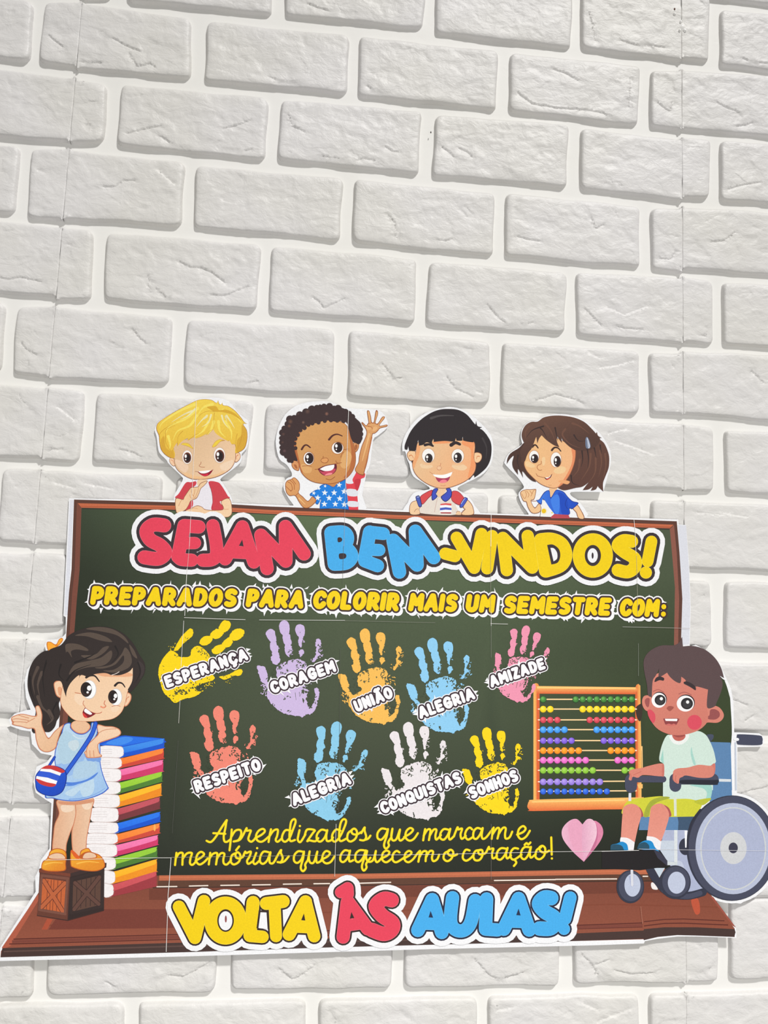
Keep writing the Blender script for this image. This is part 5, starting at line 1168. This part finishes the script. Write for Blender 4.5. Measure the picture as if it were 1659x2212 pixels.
# ------------------------------------------------------------------ brush capitals
def arc(cx, cy, rx, ry, a0, a1, n=8):
    return [(cx+rx*math.cos(math.radians(a0+(a1-a0)*i/n)), cy+ry*math.sin(math.radians(a0+(a1-a0)*i/n))) for i in range(n+1)]
GL = {'A':(.62,[[(0,1),(.3,0),(.36,0),(.62,1)],[(.12,.68),(.53,.68)]]), 'C':(.5,[arc(.3,.5,.3,.5,-40,-325,12)]), 'D':(.52,[[(0,0),(0,1),(.2,1)]+arc(.2,.5,.32,.5,90,-90,8)+[(0,0)]]),
 'E':(.44,[[(.44,0),(0,0),(0,1),(.44,1)],[(0,.5),(.38,.5)]]), 'G':(.54,[arc(.3,.5,.3,.5,-40,-300,12)+[(.54,.85),(.54,.56),(.34,.56)]]), 'H':(.5,[[(0,0),(0,1)],[(.5,0),(.5,1)],[(0,.52),(.5,.52)]]),
 'I':(.02,[[(0,0),(0,1)]]), 'L':(.4,[[(0,0),(0,1),(.4,1)]]), 'M':(.66,[[(0,1),(.03,0),(.33,.62),(.63,0),(.66,1)]]), 'N':(.5,[[(0,1),(0,0),(.5,1),(.5,0)]]), 'O':(.56,[arc(.28,.5,.28,.5,0,360,14)]),
 'P':(.46,[[(0,1),(0,0),(.22,0)]+arc(.22,.3,.24,.3,-90,90,6)+[(0,.6)]]), 'Q':(.56,[arc(.28,.5,.28,.5,0,360,14),[(.32,.72),(.58,1.04)]]), 'R':(.5,[[(0,1),(0,0),(.22,0)]+arc(.22,.29,.24,.29,-90,90,6)+[(0,.58)],[(.22,.58),(.5,1)]]),
 'S':(.48,[arc(.26,.25,.24,.25,-35,-225,8)+arc(.22,.75,.26,.25,-50,130,8)]), 'T':(.5,[[(0,0),(.5,0)],[(.25,0),(.25,1)]]), 'U':(.5,[[(0,0),(0,.7)]+arc(.25,.7,.25,.3,180,0,8)+[(.5,0)]]), 'Z':(.46,[[(0,0),(.46,0),(0,1),(.46,1)]]),
 ':':(.02,[[(0,.3),(.001,.32)],[(0,.92),(.001,.94)]])}
GL['Ç'] = (.5, GL['C'][1]+[[(.3,1.05),(.36,1.2),(.22,1.3)]]); GL['Ã'] = (.62, GL['A'][1]+[[(.12,-.26),(.24,-.36),(.4,-.27),(.54,-.36)]])
def lettering(S, word, p0, p1, h, fill, dark, white, seed, wt=0.235, gap=0.17, slant=0.05, o1=3.4, o2=6.6, drop=0.0, spikes=1.0):
    """brush capitals between baseline points p0 and p1, with a dark rim and a torn white edge"""
    rnd = random.Random(seed)
    L = math.hypot(p1[0]-p0[0], p1[1]-p0[1]); ux, uy = (p1[0]-p0[0])/L, (p1[1]-p0[1])/L
    vx, vy = -uy, ux                                           # down
    wts = h*wt
    nat = sum(GL[c][0] for c in word) + (wt+gap)*(len(word)-1)
    kx = (L-wts)/(nat*h)
    if kx <= 0: kx = .8
    def tr(x, y): return (p0[0]+ux*x+vx*(y-h)-slant*(y-h)*ux, p0[1]+uy*x+vy*(y-h)-slant*(y-h)*uy)
    strokes = []; pen = wts/2; kern = kx
    for c in word:
        w, st = GL[c]
        for s in st:
            strokes.append([tr(pen+x*h*kern, wts/2+y*(h-wts)) for x, y in s])
        pen += (w+wt+gap)*h*kern
    fr = Fr(0, 0, 1659).to(S)
    for s in strokes: fr.L(white, wts, s, smooth=False, add=o2)
    if drop:
        for s in strokes: fr.L(white, wts, [(x+drop*.9, y+drop) for x, y in s], smooth=False, add=o1+1.4)
    n = int(L/13*spikes)
    for _ in range(n):                                           # torn spikes
        x = rnd.uniform(0, L); top = rnd.random() < 0.5; ln = rnd.uniform(1.5, 4.5) if rnd.random() < .65 else rnd.uniform(5, 9)
        y = -o2 if top else h+o2+drop*0.8; sg = -1 if top else 1; b = rnd.uniform(1.8, 4.5)
        q = [tr(x-b, y-sg*4), tr(x+b, y-sg*4), tr(x+rnd.uniform(-5, 7), y+sg*ln)]
        S.append((q, (lambda a, b2, c=white: c)))
    for yy in (0.2, 0.5, 0.8):
        for sd_, x in ((-1, 0), (1, L)):
            if rnd.random() < .75*spikes:
                ln = rnd.uniform(3, 8); S.append(([tr(x+sd_*(o2-4), h*yy-4), tr(x+sd_*(o2-4), h*yy+4), tr(x+sd_*(o2+ln), h*yy+rnd.uniform(-4, 4))], (lambda a, b2, c=white: c)))
    for s in strokes: fr.L(dark, wts, s, smooth=False, add=o1)
    for s in strokes: fr.L(fill, wts, s, smooth=False)
    for _ in range(int(L/9)):
        x, y = rnd.uniform(0, L), rnd.uniform(h*.2, h)
        sp = rnd.choice(strokes); px, py = rnd.choice(sp)
        S.append((blob(rnd, px+rnd.uniform(-2, 2), py+rnd.uniform(-2, 2), 0.55), (lambda a, b2, c=mixc(fill, dark, .35): c)))

PUR = (80, 56, 70); WH = (246, 246, 250)
hands = [('coragem', (204,184,226), fK.T((1165,38)), fK.T((1320,868)), 'CORAGEM', (588.4,1499.6), (727.6,1450.3), 27, 'printed lilac handprint lettered CORAGEM'),
 ('uniao', (244,188,88), fL.T((238,95)), fL.T((380,815)), 'UNIÃO', (770.6,1539.8), (851.6,1506.5), 27, 'printed orange handprint lettered UNIÃO'),
 ('alegria', (142,204,242), fL.T((742,165)), fL.T((895,882)), 'ALEGRIA', (908,1554.2), (1028.1,1509.4), 27, 'printed light blue handprint lettered ALEGRIA, upper row'),
 ('amizade', (238,150,178), fL.T((1452,75)), fL.T((1370,650)), 'AMIZADE', (1061.4,1486.2), (1180,1444.3), 26, 'printed pink handprint lettered AMIZADE'),
 ('respeito', (238,134,116), fM.T((335,60)), fM.T((485,928)), 'RESPEITO', (424.6,1713.9), (566.7,1663.2), 28, 'printed coral handprint lettered RESPEITO'),
 ('alegria2', (138,202,234), fM.T((1382,198)), fM.T((1285,1070)), 'ALEGRIA', (634.7,1742.3), (760.7,1692.9), 28, 'printed light blue handprint lettered ALEGRIA, lower row'),
 ('conquistas', (232,226,230), fN.T((415,88)), fN.T((605,1040)), 'CONQUISTAS', (826.8,1759.7), (999.6,1690.5), 27, 'printed white handprint lettered CONQUISTAS'),
 ('sonhos', (248,214,10), fN.T((1175,138)), fN.T((1345,992)), 'SONHOS', (1018.6,1727.3), (1122.3,1686.1), 27, 'printed yellow handprint lettered SONHOS')]
for i, (k_, c, tp, bs, word, b0, b1, h_, lab) in enumerate(hands):
    S = []; handprint(S, c, tp[:2], bs[:2], 40+i)
    o = press('handprint', S, LH[1], poster, lab)
    S = []; lettering(S, word, b0, b1, h_, WH, PUR, WH, 70+i, o1=3.3, o2=5.2, slant=0.03, wt=.275, gap=.13, spikes=.6)
    t = press('lettering', S, LH[3], poster); t.parent = o; t.matrix_parent_inverse = Matrix.Identity(4)
# the first handprint lies on its side
S = []; Kf = fK.to(S); YL = (248, 214, 10); rnd = random.Random(9)
for p in ([(360,108),(385,135),(375,175),(330,215),(300,240),(270,280),(245,300),(222,292),(260,215),(300,160)], [(655,38),(700,55),(700,100),(650,145),(602,115),(620,65)], [(598,113),(645,145),(612,188),(560,195),(528,160),(570,120)],
          [(490,175),(545,175),(542,220),(490,255),(440,240),(450,200)], [(770,108),(822,130),(800,185),(740,215),(693,180),(720,130)], [(690,182),(722,215),(705,255),(660,272),(628,243)], [(630,243),(662,270),(610,320),(555,325),(543,290),(580,260)],
          [(130,360),(190,298),(245,322),(270,350),(355,345),(370,290),(425,256),(480,288),(525,340),(518,385),(430,420),(545,500),(560,545),(440,590),(400,640),(455,648),(400,690),(300,712),(230,745),(180,700),(135,660),(100,560),(86,490),(100,420)],
          [(740,470),(790,456),(806,480),(782,512),(735,512),(655,545),(605,522),(660,510),(700,495)]):
    n0 = len(S); Kf.P(YL, p); q, cf = S[n0]; S[n0] = (rough(q, rnd, 0.6, 1.7), cf)
for (x, y, dx, dy, n, r, c) in ((205,270,35,40,10,1.6,YL),(520,570,60,30,16,1.5,YL),(690,560,30,20,6,1.2,YL),(440,620,60,30,9,1.5,YL),(470,320,55,45,22,1.9,green),(300,650,70,18,16,3.0,green),(270,620,70,20,12,2.0,green),(430,590,70,30,24,2.4,green),(700,520,60,16,9,1.6,green),(330,200,20,30,6,1.5,green),(260,330,40,20,8,1.6,green),(120,520,20,90,8,1.5,green),(200,700,50,30,8,1.8,green),(500,500,50,50,14,2.0,green)):
    for _ in range(n):
        px, py = Kf.T((x+rnd.uniform(-dx, dx), y+rnd.uniform(-dy, dy)))[:2]; S.append((blob(rnd, px, py, r*.8), (lambda a, b, c=c: c) if not callable(c) else c))
o = press('handprint', S, LH[1], poster, 'printed yellow handprint lying sideways lettered ESPERANÇA')
S = []; lettering(S, 'ESPERANÇA', (360.5,1487), (537.7,1425), 27, WH, PUR, WH, 69, o1=3.3, o2=5.2, slant=0.03, wt=.275, gap=.13, spikes=.6)
t = press('lettering', S, LH[3], poster); t.parent = o; t.matrix_parent_inverse = Matrix.Identity(4)

# second headline
YF = (244, 210, 8); BN = (88, 62, 62)
for i, (w, a, b, h_) in enumerate((('PREPARADOS', (193.7,1306.5), (509.4,1312), 41), ('PARA', (529.6,1311.4), (654.3,1315.3), 40.5), ('COLORIR', (673.3,1315.6), (860.2,1320.9), 41), ('MAIS', (880.7,1320.4), (985.7,1322.7), 40),
        ('UM', (1003.5,1322.7), (1066.6,1324.3), 40), ('SEMESTRE', (1085.9,1325.6), (1316.7,1330.4), 39.5), ('COM', (1336,1331.7), (1422,1333.3), 39.5))):
    S = []; lettering(S, w, a, b, h_, YF, BN, WH, 90+i, wt=.285, gap=.11, slant=.13, o1=3.9, o2=6.6, drop=4.6, spikes=.75)
    if w == 'COM':
        w = 'COM:'; lettering(S, ':', (1427.5,1333.5), (1438.5,1333.5), 36, YF, BN, BN, 99, wt=.29, o1=3.6, o2=3.6, spikes=0)
    press('lettering', S, LH[1], poster, 'yellow brush lettering ' + w)

# ------------------------------------------------------------------ fat headlines
def fat(items, d1, d2, dark=(80,66,74), edge=None):
    """items: (frame, colour, diameter, points); white band, dark rim, coloured letter"""
    S = []
    for fr, c, w, p in items: fr.to(S).L(WHITE, w, p, add=d2)
    for fr, c, w, p in items: fr.to(S).L(dark, w, p, add=d1)
    for fr, c, w, p in items: fr.to(S).L(mixc(c, (255,255,255), .28), w, p)
    for fr, c, w, p in items: fr.to(S).L(c, w, p, add=-0.7)
    return S
RDF, BLF, YLF = (228,66,90), (68,172,236), (240,206,6)
DK = (80,66,74)
S = fat([(fE,RDF,120,[(335,178),(240,172),(182,225),(215,300),(300,348),(345,410),(285,462),(165,450)]), (fE,RDF,116,[(505,180),(630,190)]), (fE,RDF,116,[(505,180),(452,445)]), (fE,RDF,104,[(480,330),(598,328)]), (fE,RDF,112,[(452,440),(480,468),(570,474)]),
     (fE,RDF,114,[(750,180),(778,330),(780,430),(740,470),(665,475)]), (fE,RDF,114,[(855,463),(1002,190)]), (fE,RDF,114,[(1002,190),(1100,490)]), (fE,RDF,110,[(930,405),(1050,412)]),
     (fE,RDF,116,[(1212,545),(1160,262)]), (fE,RDF,116,[(1160,262),(1372,482)]), (fE,RDF,116,[(1372,482),(1370,188)]), (fE,RDF,116,[(1370,188),(1528,420)])], 6.6, 17)
fE.to(S).P(DK, [(1000,298,1),(972,352,1),(1012,356,1)], smooth=False)
press('lettering', S, LH[2], poster, 'fat red lettering SEJAM')
ITEMS = ([(fF,BLF,116,[(178,240),(285,237),(318,285),(290,345),(200,365)]), (fF,BLF,116,[(190,365),(310,378),(355,440),(310,497),(207,507)]), (fF,BLF,116,[(178,240),(207,507)]), (fF,BLF,116,[(508,235),(465,470)]), (fF,BLF,110,[(508,235),(625,248)]), (fF,BLF,104,[(490,385),(590,388)]), (fF,BLF,112,[(465,480),(575,522)]),
     (fF,BLF,116,[(762,575),(708,305)]), (fF,BLF,116,[(708,305),(912,515)]), (fF,BLF,116,[(912,515),(898,228)]), (fF,BLF,116,[(898,228),(1055,452)])])
ITEMS += ([(fF,YLF,104,[(1152,418),(1235,440)]), (fF,YLF,104,[(1250,282),(1400,540)]), (fF,YLF,104,[(1400,540),(1462,250)]), (fG,YLF,104,[(130,228),(88,505)]), (fG,YLF,106,[(222,245),(256,520)]), (fG,YLF,106,[(222,245),(472,498)]), (fG,YLF,106,[(434,228),(474,498)]),
     (fG,YLF,116,[(545,262),(640,258),(725,300),(758,395),(715,480),(590,526)]), (fG,YLF,116,[(548,262),(588,526)]), (fG,YLF,120,arc(990,395,112,130,0,360,16)),
     (fG,YLF,110,[(1322,275),(1250,268),(1205,310),(1260,365),(1345,420),(1348,490),(1290,535),(1205,520)]), (fG,YLF,100,[(1490,275),(1457,445)]), (fG,YLF,104,[(1442,540),(1443,541)])])
S = fat(ITEMS, 6.6, 17)
fF.to(S).P(DK, [(235,284),(262,281),(274,298),(264,316),(238,320)]); fF.P(DK, [(248,420),(298,418),(309,440),(296,460),(252,463)])
fG.to(S); fG.P(DK, [(600,305,1),(650,302),(700,340),(712,400),(690,455),(636,472,1)]); fG.P(WHITE, [(628,330,1),(658,334),(684,370),(685,420),(655,445,1)])
fG.E(DK, 990, 395, 69, 90); fG.E(WHITE, 988, 395, 44, 62); fG.E(DK, 988, 396, 9, 27)
press('lettering', S, LH[2], poster, 'fat blue and yellow lettering BEM-VINDOS!')
DK2 = (74,52,48)
S = fat([(fW,YLF,100,[(135,290),(262,538)]), (fW,YLF,100,[(262,538),(334,245)]), (fW,YLF,112,arc(505,400,112,136,0,360,16)), (fW,YLF,104,[(725,255),(700,520)]), (fW,YLF,100,[(700,522),(800,530)]), (fW,YLF,104,[(830,264),(965,248)]), (fW,YLF,96,[(897,280),(908,525)]),
     (fW,YLF,104,[(1012,510),(1143,250)]), (fW,YLF,100,[(1143,250),(1212,525)]), (fW,YLF,100,[(1075,448),(1165,452)])], 3.8, 15.5, dark=DK2)
fW.to(S); fW.E(DK2, 506, 400, 66, 90); fW.E(WHITE, 506, 402, 54, 76); fW.E((150,76,76), 508, 388, 8, 28); fW.P(DK2, [(1130,343,1),(1108,397,1),(1141,400,1)], smooth=False)
fW.P(DK2, [(770,318),(838,320),(858,470),(752,462)], smooth=False); fW.P(WHITE, [(784,334),(832,336),(841,468),(768,460)], smooth=False)
press('lettering', S, LH[2], poster, 'fat yellow lettering VOLTA')
S = fat([(fX,RDF,76,[(106,138),(148,112)]), (fX,RDF,76,[(148,112),(150,150)]), (fX,RDF,84,[(120,420),(146,200)]), (fX,RDF,84,[(148,195),(275,368)]), (fX,RDF,74,[(130,350),(235,335)]), (fX,RDF,92,[(425,188),(375,180),(325,225),(365,285),(430,330),(425,375),(375,400),(300,375)])], 3.8, 15.5, dark=DK2)
fX.to(S).P(DK2, [(172,262,1),(162,304,1),(190,300,1)], smooth=False)
press('lettering', S, LH[2], poster, 'fat red lettering ÀS')
S = fat([(fX,BLF,86,[(590,377),(680,185)]), (fX,BLF,86,[(680,185),(740,390)]), (fX,BLF,78,[(620,335),(720,338)]), (fX,BLF,84,[(808,172),(795,320),(830,375),(885,375),(925,320),(950,190)]), (fX,BLF,84,[(1022,180),(1015,368)]), (fX,BLF,84,[(1015,370),(1090,375)]),
     (fX,BLF,86,[(1130,370),(1223,178)]), (fX,BLF,86,[(1223,178),(1290,375)]), (fX,BLF,78,[(1165,322),(1265,325)]), (fX,BLF,92,[(1428,175),(1385,172),(1352,210),(1385,258),(1445,295),(1450,335),(1420,366),(1355,366)]), (fX,BLF,80,[(1548,172),(1515,305)]), (fX,BLF,76,[(1508,368),(1509,369)])], 3.8, 15.5, dark=(44,50,84))
fX.to(S).P((40,60,100), [(670,255,1),(657,296,1),(686,298,1)], smooth=False); fX.P((40,60,100), [(1223,240,1),(1208,282,1),(1236,284,1)], smooth=False)
press('lettering', S, LH[2], poster, 'fat blue lettering AULAS!')

# ------------------------------------------------------------------ handwriting
SC1 = [[(325,212),(360,222),(400,180),(450,100),(488,45),(485,62),(478,110),(465,170),(470,215),(492,220),(520,200)],[(380,150),(420,152),(478,155)],[(530,120),(525,180),(512,290)],[(527,180),(560,130),(600,125),(607,160),(585,205),(545,218)],[(545,218),(600,200),(645,120),(652,110),(650,130),(685,128),(675,160),(665,200),(690,220),(720,195)],
 [(720,190),(770,165),(800,135),(785,115),(750,130),(728,170),(740,210),(780,218),(835,175)],[(850,118),(840,160),(830,222)],[(835,180),(870,130),(905,122),(900,170),(888,205),(905,220),(940,190)],[(1010,130),(970,125),(945,160),(940,200),(965,220),(1000,190),(1025,130),(1050,60),(1040,35),(1015,55),(1005,110),(1000,180),(1010,215),(1045,205)],
 [(1082,125),(1072,170),(1068,205),(1090,222),(1130,160)],[(1125,165),(1145,120),(1205,125),(1190,150),(1145,215),(1160,208),(1210,216),(1235,190)],[(1300,130),(1260,122),(1225,160),(1225,205),(1255,218),(1290,180),(1308,125),(1300,170),(1305,212),(1335,210),(1355,185)],
 [(1415,130),(1380,120),(1350,160),(1350,205),(1375,218),(1410,180),(1440,120),(1462,55),(1444,35),(1420,60),(1408,120),(1405,190),(1420,215),(1470,190)],[(1510,125),(1478,150),(1472,200),(1500,218),(1540,190),(1550,140),(1530,113),(1505,128),(1515,155),(1550,160),(1585,140)],[(1585,150),(1612,103),(1612,130),(1625,180),(1608,208),(1575,205)],[(1612,205),(1640,195),(1660,170)]]
SC2 = [[(80,310),(75,350),(68,410)],[(72,360),(100,315),(130,312),(130,350),(128,408)],[(130,360),(165,315),(205,312),(195,350),(190,395),(210,408),(240,380)],[(235,375),(285,345),(305,320),(280,302),(250,325),(240,375),(265,405),(300,390),(335,355)],[(355,310),(350,350),(343,405)],[(347,360),(375,320),(410,312),(410,350),(402,405)],
 [(408,360),(440,315),(470,318),(462,360),(465,395),(490,405),(525,370)],[(570,310),(532,330),(522,380),(548,405),(590,380),(600,330),(578,305),(560,322),(568,350),(600,355),(630,330)],[(565,290),(590,258)],[(620,345),(640,300),(648,312),(685,300),(675,340),(655,375),(665,400),(700,380)],[(730,310),(715,350),(705,385),(722,402),(760,370)],
 [(830,305),(790,300),(765,335),(760,380),(785,400),(820,370),(845,305),(838,350),(840,390),(865,395),(890,360)],[(885,365),(930,288),(930,310),(945,350),(930,385),(903,385)],[(925,390),(960,378),(995,338)],[(1105,300),(1070,298),(1040,330),(1038,375),(1065,392),(1100,360),(1118,300),(1110,360),(1092,430),(1110,460),(1132,435),(1128,405),(1150,370)],
 [(1150,370),(1165,298),(1158,350),(1170,390),(1200,385),(1227,300),(1218,350),(1225,390),(1260,375)],[(1260,365),(1310,340),(1330,310),(1300,295),(1275,320),(1268,365),(1295,395),(1335,385),(1368,338)],[(1485,295),(1450,290),(1420,325),(1415,370),(1440,385),(1475,350),(1494,292),(1485,340),(1490,380),(1520,370)],
 [(1610,290),(1570,290),(1540,320),(1538,370),(1565,385),(1600,350),(1622,290),(1610,350),(1590,420),(1605,455),(1628,430),(1625,398),(1660,350)]]
SC3 = [[(165,95),(135,92),(110,120),(110,155),(135,165),(165,130),(178,95),(170,140),(152,200),(165,225),(185,205),(180,182),(200,150)],[(200,150),(208,92),(200,140),(210,170),(235,160),(258,98),(250,150),(262,172),(290,150)],[(285,148),(325,125),(345,100),(325,88),(300,110),(295,150),(320,172),(350,160),(377,122)],
 [(425,95),(418,130),(412,170)],[(415,140),(440,100),(460,100),(455,140),(450,168)],[(455,140),(480,100),(500,100),(493,140),(500,165),(530,135)],[(582,100),(550,95),(528,120),(526,155),(550,165),(575,135),(592,93),(582,140),(590,165),(618,140)],[(615,145),(640,83),(644,98),(670,92),(660,130),(668,160),(695,140)],[(738,98),(720,85),(698,105),(690,140),(710,165),(745,145)],
 [(797,95),(770,88),(748,110),(745,150),(765,160),(790,130),(807,88),(800,135),(808,160),(830,150),(855,118),(878,88)],[(880,85),(872,120),(866,160)],[(872,130),(900,90),(917,92),(912,130),(905,158)],[(912,130),(940,88),(960,90),(955,130),(960,158),(985,150),(1003,112)],[(1035,132),(1075,115),(1092,92),(1075,75),(1048,95),(1040,135),(1062,162),(1095,145),(1120,106)],
 [(40,240),(33,285),(50,312),(80,300),(98,240),(92,285),(105,315),(135,290)],[(130,292),(175,270),(188,248),(165,238),(142,260),(142,300),(170,315),(210,285)],[(255,250),(235,240),(212,262),(210,300),(235,315),(285,285)],[(280,292),(320,270),(335,250),(315,240),(292,262),(290,300),(315,315),(345,295),(370,262),(390,240)],[(392,240),(388,270),(380,312)],[(385,285),(410,245),(435,245),(430,280),(428,308)],
 [(432,280),(455,242),(478,245),(470,285),(480,308),(505,295),(518,265)],[(585,240),(555,255),(548,290),(572,308),(600,290),(612,250),(595,232),(575,245),(585,268),(615,272),(638,262)],[(720,237),(695,232),(678,260),(676,290),(697,305),(725,290),(748,265)],[(790,235),(760,240),(745,270),(755,300),(785,300),(805,270),(803,235),(778,238),(785,262),(820,258),(835,240)],
 [(830,250),(848,213),(850,228),(878,225),(868,260),(875,290),(902,275)],[(960,225),(930,222),(905,245),(900,285),(925,298),(955,265),(972,220),(962,262),(970,290),(995,270)],[(1042,225),(1015,222),(995,245),(992,280),(1015,298),(1065,265)],[(1020,300),(1030,318),(1014,340)],[(1115,215),(1085,215),(1065,240),(1062,280),(1085,295),(1110,265),(1127,213),(1120,255),(1127,285),(1160,260)],
 [(1085,200),(1098,188),(1110,197),(1124,184)],[(1195,215),(1165,235),(1158,280),(1185,295),(1215,270),(1222,225),(1203,206),(1182,220),(1195,245),(1225,250),(1248,238)],[(1262,150),(1265,265)]]
HWY, HWD = (248, 226, 26), (214, 180, 20)
S = []
for fr, lst, w, dots in ((fO, SC1, 16.4, [(1085,92)]), (fO, SC2, 16.4, [(737,272)]), (fP, SC3, 13.3, [(1266,290)])):
    fr.to(S)
    for p in lst: fr.L(HWD, w, p, add=.35)
    for x, y in dots: fr.E(HWD, x, y, w*.62)
for fr, lst, w, dots in ((fO, SC1, 16.4, [(1085,92)]), (fO, SC2, 16.4, [(737,272)]), (fP, SC3, 13.3, [(1266,290)])):
    for p in lst: fr.L(HWY, w, p, add=-.45)
    for x, y in dots: fr.E(HWY, x, y, w*.5)
press('lettering', S, LH[1], poster, 'thin yellow handwriting Aprendizados que marcam e memórias que aquecem o coração!')

# ------------------------------------------------------------------ cut guides and the white slivers between sheets
for a, b in (((339,1915.5),(382,1915)), ((409,1914),(449,1913)), ((477,1912.6),(517,1912)), ((545,1911.6),(584,1911)), ((612,1910),(651,1909.3)), ((678,1909),(712,1908.6)), ((775,1908),(844,1906)), ((1068,1902),(1200,1900)), ((1200,1899.5),(1332,1898.5)), ((1389,1893),(1399,1893))):
    S = []; f1.to(S).L((240,226,214), 2.6, [a, b], smooth=False)
    press('cut_dash', S, LH[0], poster)
S = []; g1 = f1.to(S); PW = (236,234,232)
g1.L(PW, 0.81, [(424,866),(420,960),(413,1100),(409,1180)], smooth=False); g1.L((214,210,206), 0.62, [(409,1180),(404,1236)], smooth=False); g1.L((240,238,236), 1.06, [(404,1228),(402,1262),(399,1330)], smooth=False)
g1.L(PW, 0.94, [(398,1334),(450,1336),(530,1338.5)], smooth=False); g1.L(PW, 0.75, [(560,1339),(745,1340)], smooth=False); g1.L((150,150,140), 0.56, [(745,1340.5),(940,1345)], smooth=False); g1.L(PW, 0.81, [(1060,1347),(1097,1348)], smooth=False); g1.L((200,200,196), 0.62, [(1345,1354),(1400,1355)], smooth=False); g1.L((190,180,176), 0.62, [(1400,1355),(1490,1357.5)], smooth=False)
g1.L(PW, 0.87, [(397,1341),(391,1440)], smooth=False); g1.L((224,220,212), 0.81, [(389,1510),(386,1562)], smooth=False); g1.L((110,112,104), 0.62, [(385,1600),(372,1800)], smooth=False); g1.L(PW, 1.18, [(369.5,1853),(366,1900),(363,1935),(361,2000),(359,2056)], smooth=False)
g1.L(PW, 1.00, [(753,886),(749,1000),(746,1060)], smooth=False); g1.L((176,172,168), 0.56, [(746,1060),(743,1180)], smooth=False); g1.L((120,126,112), 0.56, [(742,1180),(740,1262)], smooth=False); g1.L((112,116,104), 0.56, [(735,1400),(734,1540),(731,1760)], smooth=False); g1.L((226,222,218), 0.94, [(726,1780),(724,1850),(723,1893)], smooth=False)
g1.L(PW, 1.12, [(1061,1111),(1060.5,1180)], smooth=False); g1.L((170,168,150), 0.56, [(1060,1180),(1060,1322)], smooth=False); g1.L(PW, 0.87, [(1061,1322),(1061,1352)], smooth=False); g1.L((150,152,142), 0.62, [(1061,1352),(1061,1420)], smooth=False); g1.L((140,134,130), 0.62, [(1061,1780),(1061,1900)], smooth=False)
g1.L(PW, 0.94, [(1369.5,1122),(1372,1150),(1374,1195)], smooth=False); g1.L((190,188,170), 0.56, [(1375,1200),(1378,1330)], smooth=False); g1.L((150,156,144), 0.62, [(1379,1390),(1379,1460)], smooth=False); g1.L((196,140,120), 0.62, [(1384,1958),(1388,1995)], smooth=False)
g1.L(PW, 0.94, [(92,1858),(150,1857),(230,1855),(330,1853),(370,1853)], smooth=False); g1.L((190,186,150), 0.62, [(370,1852),(520,1850),(730,1847)], smooth=False); g1.L(PW, 0.81, [(728,1847),(800,1847),(920,1846),(1060,1843),(1190,1840),(1340,1838)], smooth=False); g1.L(PW, 1.00, [(1300,1839),(1380,1837)], smooth=False); g1.L((222,222,228), 0.75, [(1380,1834),(1440,1835),(1520,1836.5),(1659,1838)], smooth=False)
press('sheet_seam', S, LH[5], poster, 'thin white slivers where the paper sheets meet')
